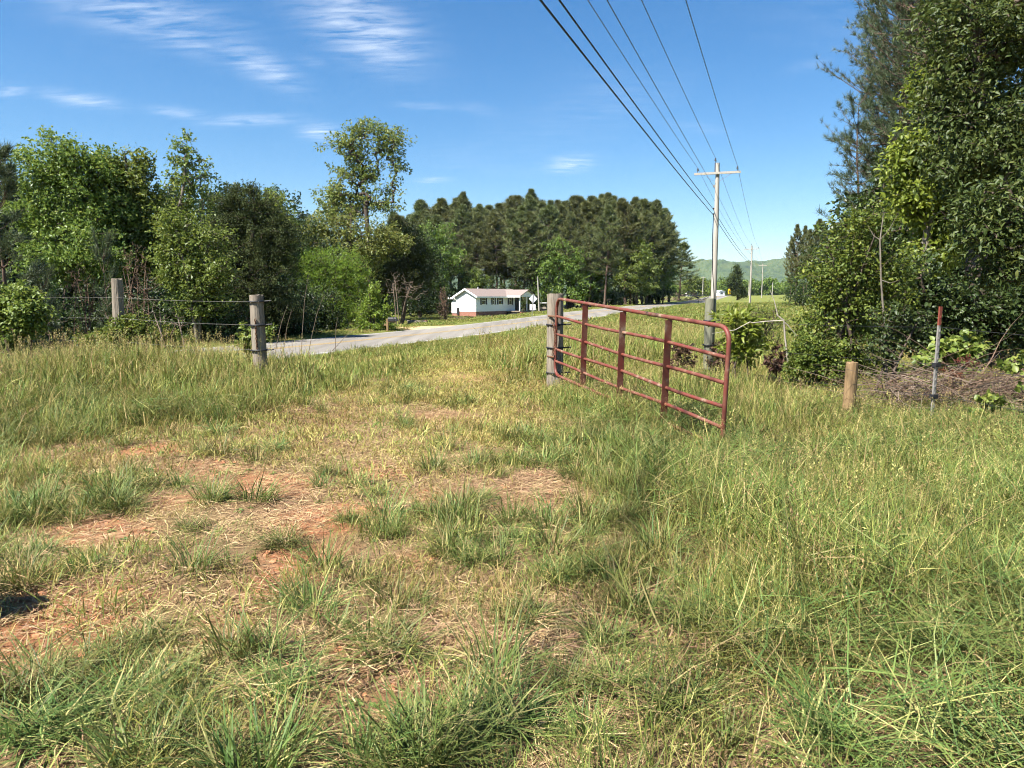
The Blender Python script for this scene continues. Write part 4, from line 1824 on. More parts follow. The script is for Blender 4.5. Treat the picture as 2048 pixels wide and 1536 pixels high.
def little_house(label, b, rz, w, d, h, rise, wallm, roofm, name='shed', cat='shed'):
    root = thing(name, label, cat, b, rz)
    m_ = MB()
    m_.prism([(-w / 2, -.5), (w / 2, -.5), (w / 2, h), (0, h + rise - .03), (-w / 2, h)], -d / 2, d / 2, 1)
    m_.build('wall', wallm, root)
    o_ = .25
    s = rise / (w / 2)
    m_ = MB()
    for sg in (-1, 1):
        roof_slab(m_, [(sg * (w / 2 + o_), -d / 2 - o_, h - s * o_), (0, -d / 2 - o_, h + rise), (0, d / 2 + o_, h + rise), (sg * (w / 2 + o_), d / 2 + o_, h - s * o_)][::sg], .08)
    m_.build('roof', roofm, root)
    m_ = MB()
    m_.box((-.12 * w, -d / 2 - .02, h * .35), (.12 * w, -d / 2 - .001, h * .8))
    m_.build('window', M['glass_dark'], root)
    return root


little_house('low shed with white roof seen just right of the hinge gatepost', spot(1139, 165), R(10), 1.7, 2.4, .9, .35, M['wood_grey'], M['white_paint'])
b = spot(1153, 160)
o = MB().tube([(0, 0, 0), (0, 0, .04), (0, 0, .45), (0, 0, .9), (0, 0, .93)], [.26, .28, .29, .28, .24], 14).build('drum', M['white_paint'], None, True, b)
tag(o, 'small white drum standing by the far road edge', 'drum')
little_house('tiny white trailer home under the far trees, left one', spot(1383, 335), R(25), 3.2, 5, 2.0, .6, M['white_paint'], M['sign_back'], 'distant_house', 'house')
little_house('tiny white trailer home under the far trees, right one', spot(1437, 345), R(20), 3, 5, 1.9, .6, M['white_paint'], M['sign_back'], 'distant_house', 'house')

# ------------------------------------------------------------------ trees, left of the road
plant('broadleaf_tree', 'big leafy tree at far left with a rounded crown', 'tree', 120, 34,
      [(75, 345, 50, 62), (120, 330, 65, 58), (180, 345, 60, 60, 1), (70, 430, 60, 55), (150, 430, 80, 70), (215, 420, 60, 65, 1), (110, 520, 80, 55, -1), (190, 510, 70, 60, -1), (140, 300, 30, 28)],
      460, 44, .18, 'leaf_mid', trunk_r=.20, sigma=.42, seed=1)
plant('broadleaf_tree', 'leafy tree second from the left, crown sloping down to the right', 'tree', 262, 36,
      [(225, 345, 45, 38), (265, 350, 45, 40), (245, 400, 70, 60), (305, 410, 40, 55), (255, 480, 75, 60), (310, 500, 45, 60), (210, 320, 22, 20), (285, 325, 20, 18)],
      380, 44, .18, 'leaf_mid', trunk_r=.18, sigma=.40, seed=2)
plant('slender_tree', 'tall slender open tree rising above its leafy neighbours at left', 'tree', 385, 38,
      [(368, 282, 22, 28), (360, 320, 28, 30), (388, 325, 28, 30), (362, 365, 30, 30), (405, 370, 34, 34), (428, 400, 20, 25), (380, 410, 36, 30), (350, 430, 26, 26)],
      170, 13, .19, 'leaf_mid', trunk_r=.10, sigma=.28, seed=3, bark='bark_pale', trunk_top=9.3)
plant('broadleaf_tree', 'light green young tree between the slender tree and the dark cedar', 'tree', 395, 32,
      [(350, 455, 45, 40), (400, 480, 55, 45), (380, 540, 65, 45), (430, 540, 45, 50), (345, 530, 45, 50), (400, 600, 60, 40)],
      300, 34, .16, 'leaf_mid', trunk_r=.09, sigma=.36, seed=4, bark='bark_pale', stems=3)
plant('cedar_tree', 'dark dense cedar left of the bright green shrub', 'tree', 505, 36,
      [(470, 400, 45, 32), (500, 420, 60, 45), (515, 480, 78, 55), (510, 550, 92, 60), (505, 620, 100, 50), (450, 480, 45, 60), (555, 470, 35, 50)],
      1300, 34, .16, 'cedar', trunk_r=.16, sigma=.22, aspect=.28, seed=5, hang=-.5, upb=.2, shell=.7)
plant('broadleaf_tree', 'round green tree top showing behind the dark cedar', 'tree', 548, 50,
      [(545, 415, 38, 34), (560, 450, 34, 36), (530, 470, 42, 40), (555, 520, 45, 50)], 170, 24, .24, 'leaf_mid', trunk_r=.16, sigma=.5, seed=6)
plant('willowy_shrub', 'large fine leaved yellow green shrub behind the road', 'shrub', 675, 50,
      [(660, 530, 60, 40), (700, 545, 48, 42), (640, 580, 62, 50), (700, 600, 55, 48), (670, 640, 75, 34), (620, 540, 30, 40), (715, 565, 30, 30)],
      900, 18, .22, 'leaf_bright', trunk_r=.04, sigma=.30, seed=7, stems=9, aspect=.22, shell=.6, hang=-.6, upb=.3)
oak_blobs = [(735, 258, 50, 26), (785, 275, 34, 26), (685, 285, 36, 22), (765, 300, 40, 22), (715, 315, 26, 22), (795, 330, 20, 22), (690, 350, 26, 16), (740, 345, 36, 22),
             (780, 375, 26, 20), (670, 385, 32, 20), (715, 385, 30, 20), (655, 415, 26, 16), (755, 405, 34, 22), (790, 410, 16, 14), (700, 420, 40, 18), (640, 288, 10, 8), (805, 280, 12, 10)]
plant('oak_tree', 'tallest open crowned oak standing high above the roadside woods', 'tree', 742, 70, oak_blobs, 640, 11, .28, 'leaf_oak', trunk_r=.21, sigma=.6, seed=8, bark='bark', trunk_top=11.0, twig=.012, shell=.4)
plant('oak_tree', 'leaning oak trunk close left of the tallest oak', 'tree', 722, 71,
      [(705, 300, 26, 22), (690, 345, 30, 20), (665, 395, 34, 20), (705, 400, 34, 20), (720, 350, 20, 20), (680, 430, 50, 20)], 260, 11, .28, 'leaf_oak', trunk_r=.17, sigma=.6, seed=9, trunk_top=9.5, twig=.012, lean=-.6)
plant('broadleaf_tree', 'yellow green tree massed below the tallest oak', 'tree', 690, 62,
      [(650, 460, 55, 32), (710, 450, 60, 30), (760, 470, 50, 34), (640, 500, 50, 40), (720, 500, 70, 45), (790, 480, 45, 34), (680, 550, 80, 50), (620, 470, 30, 30)],
      420, 24, .26, 'leaf_oak', trunk_r=.22, sigma=.5, seed=10)
plant('cedar_tree', 'dark cedar with bare lower branches right of the yellow green shrub', 'tree', 800, 74,
      [(800, 468, 45, 32), (795, 510, 68, 45), (810, 555, 62, 42), (770, 560, 40, 40), (840, 530, 32, 40)], 1000, 24, .26, 'cedar', trunk_r=.22, sigma=.34, aspect=.28, seed=11, hang=-.4, upb=.2, shell=.65)
plant('maple_sapling', 'bright green sapling standing left of the black mailbox', 'sapling', 752, 44.8,
      [(752, 585, 16, 26), (745, 615, 26, 26), (765, 620, 18, 22), (735, 640, 26, 26), (768, 645, 20, 18), (752, 655, 32, 16)], 150, 22, .15, 'leaf_bright', trunk_r=.05, sigma=.26, seed=12, stems=3, aspect=.75)
plant('broadleaf_tree', 'vine hung green tree in front of the pines, left of the house', 'tree', 882, 112,
      [(872, 465, 34, 24), (890, 490, 34, 28), (860, 500, 30, 30), (905, 520, 34, 26), (880, 545, 30, 40)], 200, 22, .36, 'leaf_mid', trunk_r=.2, sigma=.62, seed=13)

# undergrowth: shrubs along the far road side at left, sharing two builds
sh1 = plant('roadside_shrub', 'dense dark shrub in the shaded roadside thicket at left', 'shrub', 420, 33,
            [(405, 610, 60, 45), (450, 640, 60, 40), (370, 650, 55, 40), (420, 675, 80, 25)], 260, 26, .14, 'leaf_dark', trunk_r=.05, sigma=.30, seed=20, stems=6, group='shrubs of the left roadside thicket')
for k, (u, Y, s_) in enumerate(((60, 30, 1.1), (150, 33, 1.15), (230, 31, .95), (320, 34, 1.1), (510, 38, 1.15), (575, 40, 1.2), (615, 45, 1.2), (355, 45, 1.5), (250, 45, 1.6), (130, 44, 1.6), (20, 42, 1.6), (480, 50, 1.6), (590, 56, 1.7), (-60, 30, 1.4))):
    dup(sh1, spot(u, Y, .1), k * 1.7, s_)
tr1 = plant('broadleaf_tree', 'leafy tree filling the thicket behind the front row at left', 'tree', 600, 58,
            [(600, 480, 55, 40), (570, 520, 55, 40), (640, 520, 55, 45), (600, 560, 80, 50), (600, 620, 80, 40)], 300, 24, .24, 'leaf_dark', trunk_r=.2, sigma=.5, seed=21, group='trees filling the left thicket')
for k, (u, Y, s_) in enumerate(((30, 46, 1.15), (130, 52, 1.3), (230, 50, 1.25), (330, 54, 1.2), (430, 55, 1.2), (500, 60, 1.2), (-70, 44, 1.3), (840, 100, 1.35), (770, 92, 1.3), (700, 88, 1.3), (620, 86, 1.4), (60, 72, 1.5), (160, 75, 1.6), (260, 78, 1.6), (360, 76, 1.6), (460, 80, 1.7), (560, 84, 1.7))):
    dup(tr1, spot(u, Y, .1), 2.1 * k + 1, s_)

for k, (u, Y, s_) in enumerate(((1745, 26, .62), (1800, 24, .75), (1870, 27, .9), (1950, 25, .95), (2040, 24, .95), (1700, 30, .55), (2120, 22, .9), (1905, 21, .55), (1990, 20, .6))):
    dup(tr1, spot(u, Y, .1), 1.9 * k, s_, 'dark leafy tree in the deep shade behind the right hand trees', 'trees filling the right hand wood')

# young pines and brush by the left fence
yp = pine_meshes(pine_parts(3.6, .06, 1.15, 5, whorls=11, per=5, needle=.20, nw=.012, nn=24, tw=4, trunk_r=.05, dead=0, env=lambda t: .62 - .4 * t), mat='needle_near')
bz = spot(15, 15.5, .1)
pine('young_pine', 'young bluish pine cut by the left edge of the picture', bz, None, meshes=yp, rz=.4, sc=float(at(15, 318, 15.5)[2] - bz[2]) / 3.75)
yp2 = pine_meshes(pine_parts(2.0, .10, .42, 6, whorls=8, per=4, needle=.17, nw=.010, nn=20, tw=3, trunk_r=.03, dead=0, env=lambda t: 1.0 - .6 * t), mat='needle_near')
for (u, v, Y, lb) in ((217, 500, 15.6, 'slim young pine standing just behind the leaning grey post'), (95, 560, 16.5, 'small young pine low in the brush at far left')):
    bz = spot(u, Y, .1)
    pine('young_pine', lb, bz, None, meshes=yp2, rz=u * .1, sc=(.75, .75, float(at(u, v, Y)[2] - bz[2]) / 2.1))
plant('leafy_shrub', 'leafy green shrub low at the left picture edge', 'shrub', 30, 14.6, [(25, 610, 60, 38), (70, 640, 40, 40), (10, 660, 50, 40)], 170, 26, .085, 'leaf_mid', trunk_r=.02, sigma=.15, seed=30, stems=5, near=True, twig=.003)
plant('leafy_shrub', 'vine covered bramble round the foot of the leaning grey post', 'shrub', 275, 14.2, [(265, 655, 42, 32), (310, 670, 40, 24), (240, 675, 45, 22), (345, 682, 36, 16), (200, 680, 40, 22)], 260, 26, .06, 'leaf_yellow', trunk_r=.012, sigma=.12, seed=31, stems=6, near=True, twig=.003)
plant('leafy_shrub', 'small leafy weed in front of the chained gatepost', 'shrub', 496, 13.2, [(495, 670, 12, 22), (530, 668, 14, 18), (500, 690, 20, 14)], 50, 14, .07, 'leaf_mid', trunk_r=.01, sigma=.08, seed=32, stems=3, near=True, twig=.002)


def brush(label, u, Y, blobs, n, seed, mat='dead_twig', stems=7, r0=.012, twig=.0028, name='dead_brush'):
    return plant(name, label, 'brush', u, Y, blobs, n, 0, .1, 'leaf_mid', trunk_r=r0, bark=mat, seed=seed, stems=stems, twig=twig, n_side=3, stem_spread=.2, zpen=1.2)


brush('bare reddish brown brush right of the leaning grey post', 268, 15.6, [(268, 520, 28, 40), (285, 570, 36, 45), (262, 610, 30, 45)], 420, 40)
brush('bare reddish brown brush left of the leaning grey post', 170, 16.5, [(160, 560, 34, 34), (185, 600, 26, 40)], 260, 41)
brush('pale leaning dead stalks right of the leaning grey post', 330, 14.0, [(300, 610, 20, 30), (340, 640, 40, 30), (370, 640, 18, 26)], 40, 42, 'dead_grey', 4, .014, .004)
brush('tall brown leafless bush left of the white house', 887, 92, [(886, 595, 9, 26), (884, 620, 14, 22), (893, 620, 10, 20)], 520, 43, 'dead_twig', 5, .06, .02)
brush('low brown leafless shrub in front of the house end', 918, 90, [(915, 636, 20, 6), (930, 638, 16, 5)], 160, 44, 'dead_grey', 5, .03, .014)
brush('pale bare branches hanging inside the dark cedar', 800, 70, [(815, 580, 42, 20), (790, 565, 25, 25)], 160, 45, 'dead_grey', 4, .05, .016)

# tall dry stalks between gate posts and road
for k, (u, v0, u1, v1, Y) in enumerate(((597, 690, 617, 548, 20), (608, 690, 647, 590, 20.5), (540, 690, 575, 610, 19), (558, 690, 584, 618, 19.5), (668, 690, 676, 632, 21), (640, 684, 720, 650, 21))):
    b0 = spot(u, Y, .05)
    e0 = at(u1, v1, Y)
    m = MB()
    d0 = e0 - b0
    m.tube([(0, 0, 0), d0 * .35 + np.array((-.03, 0, .05)), d0 * .7 + np.array((-.04, 0, .05)), d0], [.010, .009, .007, .003], 5)
    nm = ['longest upright', 'long slanting', 'leftmost slanting', 'second slanting', 'short upright', 'low sprawling'][k]
    tag(m.build('dry_stalk', M['dead_grey'], None, True, b0), nm + ' dry stalk against the dark roadside thicket', 'stalk', 'dry stalks before the road')

# ------------------------------------------------------------------ pine wood behind the house
PV = [pine_meshes(pine_parts(19, c0, rm, 60 + k, whorls=24, per=6, needle=.62, nw=.06, nn=12, tw=6, trunk_r=.22, dead=10)) for k, (c0, rm) in enumerate(((.34, 3.3), (.42, 3.0), (.28, 3.7), (.46, 3.0)))]
prof_u = [770, 800, 822, 850, 880, 925, 960, 985, 1010, 1050, 1085, 1110, 1150, 1190, 1240, 1290, 1320, 1345, 1365]
prof_v = [440, 430, 418, 406, 410, 392, 408, 418, 400, 386, 398, 390, 400, 388, 392, 398, 418, 450, 490]
rp_ = np.random.default_rng(77)
n_p = 0
pines_lab = {0: 'tall dark pine in the wood behind the white house'}


def wood_pine(u, Y, vt, lb, k, group='pines of the wood behind the house', wide=1.18):
    global n_p
    b = spot(u, Y, .2)
    s = float(at(u, vt, Y)[2] - b[2]) / 19.2
    n_p += 1
    return pine('pine_tree', lb, b, None, meshes=PV[k % 4], rz=rp_.random() * 6.28, sc=(s * wide, s * wide * rp_.uniform(.9, 1.1), s), group=group)


for row, (Y0, nrow, drop) in enumerate(((150, 20, 0), (139, 17, 12), (163, 18, 3), (129, 12, 34), (176, 16, 6))):
    for k in range(nrow):
        u = 775 + (1335 - 775) * (k + rp_.uniform(.15, .85)) / nrow
        if row == 3 and 930 < u < 1030:
            continue
        Y = Y0 + rp_.uniform(-5, 5)
        x = float(at(u, 600, Y)[0])
        if lat_a(x, Y)[0] > -5.5:
            Y += 14
        vt = float(np.interp(u, prof_u, prof_v)) + drop * rp_.uniform(.5, 1.4) + rp_.uniform(-5, 16)
        wood_pine(u, Y, vt, 'tall dark pine among many in the wood behind the white house', k + row, wide=rp_.uniform(1.05, 1.5))
wood_pine(925, 146, 389, 'pointed pine rising highest left of the middle of the pine wood', 1, None, .9)
wood_pine(1052, 148, 384, 'pine whose crown stands proud in the middle of the pine wood', 3, None, .95)
wood_pine(1318, 150, 404, 'broad spreading pine at the right end of the wood by the road', 2, None, 1.25)
wood_pine(1292, 143, 425, 'broad low branched pine just inside the right end of the wood', 2, None, 1.3)
wood_pine(1338, 186, 446, 'pine sloping the right end of the wood down toward the road', 0, None, 1.6)
wood_pine(1356, 200, 486, 'lowest outermost pine at the right end of the wood', 2, None, 1.7)

# broadleaf understorey along the foot of the pine wood
ud = plant('understorey_tree', 'largest light green tree at the foot of the pine wood, right of the house', 'tree', 1120, 128,
           [(1110, 500, 34, 26), (1135, 520, 46, 32), (1095, 540, 38, 36), (1130, 570, 56, 36), (1160, 560, 36, 34), (1095, 590, 34, 24)], 330, 22, .40, 'leaf_mid', trunk_r=.2, sigma=.65, seed=50)
dup(ud, spot(1272, 136, .1), 2.2, .92, 'light green tree low at the right end of the pine wood')
dup(ud, spot(1325, 146, .1), 4.0, .72, 'small green tree at the road corner of the pine wood')
dup(ud, spot(950, 127, .1), 1.0, .62, 'light green tree behind the left part of the house roof')
dup(ud, spot(1180, 133, .1), 5.2, .80, 'light green tree right of the largest one at the foot of the pine wood')
u2 = plant('understorey_tree', 'dark leafy tree behind the hinge gatepost at the wood edge', 'tree', 1195, 132,
           [(1195, 545, 40, 36), (1180, 585, 46, 36), (1220, 590, 46, 30)], 220, 22, .38, 'leaf_dark', trunk_r=.16, sigma=.6, seed=51)
gname = 'understorey trees along the pine wood'
for k, (u, Y, s_) in enumerate(((940, 128, .85), (985, 130, .75), (1030, 132, .8), (1240, 140, .9), (1300, 147, .8), (900, 126, .7), (1065, 130, .9), (860, 118, .8), (820, 110, .9))):
    dup(u2, spot(u, Y, .1), k * 1.3, s_, 'dark leafy tree low along the foot of the pine wood', gname)

# ------------------------------------------------------------------ far woods and field trees
ft = plant('far_tree', 'round green tree in the distant belt below the ridge', 'tree', 1390, 330,
           [(1388, 562, 18, 12), (1400, 572, 20, 12), (1376, 574, 18, 14)], 110, 18, .9, 'leaf_mid', trunk_r=.25, sigma=1.2, seed=55, group='trees of the distant belt')
rf = np.random.default_rng(5)
for k in range(26):
    u = 1345 + k * 11 + rf.uniform(-4, 4)
    Y = rf.uniform(350, 430) + (30 if u > 1470 else 0)
    dup(ft, spot(u, Y, .5), rf.random() * 6, rf.uniform(.7, 1.25))
lc = plant('cedar_tree', 'lone dark cedar standing in the field left of the second utility pole', 'tree', 1474, 200,
           [(1474, 545, 9, 18), (1470, 560, 15, 18), (1476, 580, 16, 16), (1484, 586, 12, 11), (1464, 566, 10, 12)], 700, 12, .5, 'cedar', trunk_r=.25, sigma=.5, aspect=.3, seed=56, hang=-.5, upb=.2)
# right hand pine belt, middle distance
for k, (u, Y, vt, wd) in enumerate(((1590, 118, 452, .8), (1612, 112, 462, .8), (1640, 108, 440, .85), (1665, 112, 448, .9), (1580, 135, 480, .8), (1630, 130, 445, .9), (1690, 106, 430, .9), (1720, 110, 440, .9), (1605, 140, 455, .8))):
    wood_pine(u, Y, vt, 'pine in the middle distance clump at the right of the field', k, 'pines of the clump right of the field', wd)
for k, (u, Y, s_) in enumerate(((1600, 104, .5), (1640, 100, .55), (1680, 98, .6))):
    dup(u2, spot(u, Y, .1), k * 2.3, s_, 'leafy bush below the pines right of the field', 'bushes of the clump right of the field')

# ------------------------------------------------------------------ right hand trees, close
NP = [pine_meshes(pine_parts(20, .22, 2.6, 80 + k, whorls=36, per=6, needle=.32, nw=.019, nn=18, tw=6, trunk_r=.19, dead=10, env=lambda t: .55 + .6 * math.sin(3.0 * min(1, t + .08)) * (1 - .3 * t)), mat='needle_near') for k in range(2)]
for (u, Y, s_, k, rz, lb) in ((1762, 31, .95, 0, .3, 'tall pine with a bare straight trunk at the left of the right hand trees'), (1800, 33, 1.0, 1, 2.0, 'tall pine second from the left among the right hand trees'),
                               (1850, 30, .98, 0, 4.0, 'tall pine half hidden behind the big leafy tree at right'), (1785, 36, 1.05, 0, 5.5, 'tall pine farthest back between the left two of the right hand pines'), (1815, 29, .95, 1, 1.2, 'tall pine third from the left among the right hand trees'), (1880, 38, 1.1, 0, 2.6, 'tall pine behind the gap above the pale sunlit crown'), (1825, 27, .9, 1, 3.3, 'tall pine just behind the pale sunlit tree crown'), (1930, 34, 1.05, 1, 5.0, 'tall pine deep behind the big leafy tree at right')):
    pine('pine_tree', lb, spot(u, Y, .2), None, meshes=NP[k], rz=rz, sc=(s_ * .8, s_ * .8, s_))
sp_m = pine_meshes(pine_parts(9.5, .25, 1.75, 91, whorls=16, per=4, needle=.30, nw=.016, nn=16, tw=4, trunk_r=.11, dead=5, env=lambda t: 1.0 - .55 * t), mat='needle_near')
bz = spot(1716, 30, .2)
pine('pine_tree', 'shorter pine with spreading boughs at the left edge of the right hand trees', bz, None, meshes=sp_m, rz=1.0, sc=float(at(1716, 195, 30)[2] - bz[2]) / 9.7)

plant('big_leafy_tree', 'big dark leafy tree filling the upper right corner', 'tree', 2010, 15,
      [(1930, 60, 90, 95), (2010, 120, 110, 120, .5), (1900, 190, 75, 80), (1990, 280, 110, 90, -.5), (1905, 330, 70, 70, -.3), (2080, 300, 90, 120), (1960, -20, 110, 90, 1), (2060, 20, 100, 110, 1), (1990, 430, 90, 60), (2090, 500, 70, 90)],
      760, 42, .115, 'leaf_glossy', trunk_r=.20, sigma=.26, seed=60, near=True, aspect=.42, hang=.5, twig=.005)
plant('pale_leafed_tree', 'leafy tree with pale sunlit crown in front of the right hand pines', 'tree', 1855, 17,
      [(1830, 300, 42, 42), (1860, 340, 55, 50), (1800, 330, 32, 34), (1890, 400, 60, 60), (1830, 400, 45, 45), (1880, 480, 70, 60), (1850, 180, 24, 60, 2)],
      300, 30, .13, 'leaf_bright', trunk_r=.10, sigma=.28, seed=61, near=True, aspect=.5, hang=.3, twig=.005, bark='bark_pale')
plant('overhanging_boughs', 'drooping leafy tree at the right edge above the steel stake', 'tree', 2120, 10.5,
      [(2010, 400, 70, 50), (1960, 470, 70, 40), (2040, 480, 60, 60), (1930, 430, 45, 30), (1990, 545, 60, 34), (2080, 420, 60, 80)],
      210, 22, .105, 'leaf_glossy', trunk_r=.07, sigma=.20, seed=62, near=True, aspect=.36, hang=.6, twig=.004)
plant('holly_bush', 'tall yellow green glossy bush beside the pale stemmed sapling', 'bush', 1690, 13.2,
      [(1690, 480, 45, 50), (1660, 540, 48, 55), (1720, 540, 50, 60), (1680, 610, 60, 55), (1740, 620, 50, 60), (1640, 600, 36, 40), (1700, 690, 75, 50), (1750, 720, 60, 45), (1740, 440, 40, 50), (1790, 560, 40, 80), (1610, 650, 30, 40)],
      430, 24, .075, 'leaf_yellow', trunk_r=.03, sigma=.17, seed=63, near=True, stems=7, twig=.0035, aspect=.5)
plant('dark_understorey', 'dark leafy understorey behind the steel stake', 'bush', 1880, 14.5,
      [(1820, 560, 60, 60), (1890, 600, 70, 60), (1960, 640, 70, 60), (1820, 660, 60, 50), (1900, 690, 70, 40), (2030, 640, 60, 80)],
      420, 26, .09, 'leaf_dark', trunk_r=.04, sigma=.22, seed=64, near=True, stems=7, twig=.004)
plant('green_sapling', 'bright leafy bush behind the short tan post', 'bush', 1790, 11.6,
      [(1790, 640, 45, 34), (1830, 650, 36, 30), (1770, 690, 50, 30), (1850, 690, 30, 24)], 90, 18, .07, 'leaf_dark', trunk_r=.02, sigma=.14, seed=65, near=True, stems=5, twig=.003)
plant('low_holly', 'low rounded green bush left of the short tan post', 'bush', 1628, 11.8,
      [(1630, 700, 45, 30), (1600, 730, 38, 30), (1660, 740, 46, 36), (1625, 765, 50, 22)], 300, 26, .055, 'leaf_yellow', trunk_r=.012, sigma=.10, seed=66, near=True, stems=6, twig=.0025)
plant('broad_leaf_shrub', 'shrub with long pale upright leaves behind the gate end', 'shrub', 1482, 12.6,
      [(1475, 640, 26, 18), (1490, 665, 30, 24), (1470, 690, 22, 20), (1500, 700, 26, 22)], 64, 12, .15, 'leaf_bright', trunk_r=.014, sigma=.13, seed=67, near=True, stems=4, twig=.003, aspect=.3, hang=-.6)
plant('feathery_shrub', 'fine leaved olive shrub in the field behind the gate end', 'shrub', 1530, 20,
      [(1520, 630, 34, 26), (1545, 640, 34, 30), (1530, 670, 46, 28)], 130, 12, .08, 'leaf_mid', trunk_r=.02, sigma=.18, seed=68, stems=7, aspect=.22, hang=-.5)
for k, (u, Y, lb) in enumerate(((1365, 12.6, 'dark withered weed behind the gate, left of the greenish post'), (1440, 13.3, 'dark withered weed right of the greenish post'), (1555, 12.4, 'dark withered weed left of the low rounded bush'))):
    plant('withered_weed', lb, 'weed', u, Y, [(u, 700, 16, 16), (u + 8, 725, 18, 16), (u - 10, 725, 14, 16)], 50, 10, .07, 'leaf_brown', trunk_r=.008, sigma=.07, seed=70 + k, near=False, stems=4, twig=.0025, bark='dead_twig')
for k, (u, v, Y, lb) in enumerate(((1918, 715, 10.3, 'small rust red dead fern right of the steel stake'), (1900, 745, 10.0, 'lower rust red dead fern right of the steel stake'))):
    plant('dead_fern', lb, 'fern', u, Y, [(u, v, 20, 12), (u + 14, v + 10, 14, 8)], 14, 9, .04, 'leaf_rust', trunk_r=.006, sigma=.05, seed=75 + k, stems=2, twig=.002, bark='dead_twig')
plant('vine', 'heart leaved vine trailing down at the right edge, beside the brush heap', 'vine', 2020, 8.6,
      [(2030, 745, 16, 40), (1985, 800, 30, 16), (1960, 830, 18, 12)], 34, 8, .085, 'leaf_mid', trunk_r=.006, sigma=.07, seed=77, near=True, stems=2, twig=.002, aspect=.75, hang=.8)
plant('leafy_weed', 'clump of broad green leaves at the foot of the dark understorey', 'weed', 1925, 10.8,
      [(1900, 700, 28, 18), (1940, 690, 26, 18), (1870, 715, 26, 14), (1930, 720, 30, 14)], 80, 14, .10, 'leaf_mid', trunk_r=.01, sigma=.11, seed=78, near=True, stems=4, twig=.003, aspect=.7)

# pale stemmed sapling, bare stems and brush heap
sb_ = spot(1775, 12.0, .05)
m = MB()
pt = [at(u, v, 12.0 + dy) - sb_ for (u, v, dy) in ((1775, 760, 0), (1770, 700, 0), (1768, 640, .1), (1762, 560, .15), (1760, 480, .2), (1768, 420, .3))]
m.tube([(0, 0, 0)] + pt, [.022, .021, .019, .017, .014, .011, .006], 8)
for (i0, u, v, dy) in ((3, 1800, 560, -.3), (4, 1735, 450, .3), (4, 1795, 430, 0), (2, 1735, 600, -.3), (5, 1750, 390, 0)):
    m.tube([pt[i0], (pt[i0] + at(u, v, 12 + dy) - sb_) / 2 + np.array((0, 0, -.05)), at(u, v, 12 + dy) - sb_], [.008, .006, .003], 6)
tag(m.build('pale_sapling', M['bark_pale'], None, True, sb_), 'pale bare stemmed sapling in front of the glossy bush', 'sapling')
rh = np.random.default_rng(9)
hb = spot(1965, 10.1)
for k, (n, box, Lh, rd, mt, lb) in enumerate(((620, (-1.3, .9, -.6, .5, .0, .62), 1.3, .0060, 'dead_twig', 'heap of brown cut brush between the tan post and steel stake'),
                                               (380, (-1.3, .8, -.7, .3, .0, .58), 1.6, .0062, 'dead_grey', 'scatter of grey sticks on top of the brown brush heap'),
                                               (640, (.5, 2.4, -.9, .6, .0, .55), 1.1, .0066, 'dead_twig', 'tangled brown brush heap at the right edge of the picture'))):
    V, Fq = twig_heap(n, rh, box, Lh, rd)
    o = obj('brush_heap', raw_mesh('brush_heap', V, [Fq], M[mt]), None, hb)
    tag(o, lb, 'brush heap')
bb_ = spot(1590, 12.2)
m = MB()
q3 = lambda u, v, dy=0: at(u, v, 12.2 + dy) - bb_
m.tube([q3(1598, 770), q3(1576, 725), q3(1570, 675), q3(1567, 640), q3(1556, 632), q3(1553, 628)], [.016, .015, .014, .013, .011, .008], 7)
m.tube([q3(1556, 632), q3(1575, 650), q3(1594, 672)], [.010, .008, .004], 6)
m.tube([q3(1566, 641), q3(1530, 643), q3(1505, 646), q3(1500, 644), q3(1470, 660), q3(1424, 667)], [.011, .010, .010, .009, .007, .003], 6)
m.tube([q3(1574, 700), q3(1600, 725), q3(1610, 735)], [.009, .007, .003], 6)
m.tube([q3(1556, 632), q3(1548, 600), q3(1540, 580)], [.009, .007, .003], 6)
tag(m.build('bleached_branch', M['bleached'], None, True, bb_), 'bleached bare forked branch bent over right of the gate', 'branch')
# felled log and clay heap by the driveway
lb_ = spot(833, 72)
m = MB()
m.tube([(-.9, 0, .28), (-.2, .05, .30), (.9, .1, .24)], [.24, .23, .20], 12)
tag(m.build('felled_log', M['bark_pale'], None, True, lb_), 'pale felled log lying beyond the driveway', 'log')
gx = np.linspace(-1.8, 1.8, 17)
CXg, CYg = np.meshgrid(gx, gx, indexing='ij')
cz_ = np.exp(-(CXg / .9) ** 2 - (CYg / .8) ** 2) * .55 + (fbm(CXg * 3, CYg * 3, 2) - .5) * .15 * np.exp(-(CXg / 1.1) ** 2 - (CYg / 1.1) ** 2) - .03
i = np.arange(CXg.size).reshape(CXg.shape)
f = np.stack([i[:-1, :-1], i[1:, :-1], i[1:, 1:], i[:-1, 1:]], -1).reshape(-1, 4)
tag(obj('clay_mound', raw_mesh('clay_mound', np.stack([CXg.ravel(), CYg.ravel(), cz_.ravel()], -1), [f], M['clay'], smooth=True), None, spot(848, 74)), 'low orange clay mound beside the felled log', 'mound')
fb = spot(1368, 205)
V, Fq = twig_heap(260, rh, (-6, 6, -3, 3, 0, 2.2), 3.5, .06)
tag(obj('brush_heap', raw_mesh('brush_heap', V, [Fq], M['dead_grey']), None, fb), 'distant pile of cut brush left of the far road', 'brush heap')

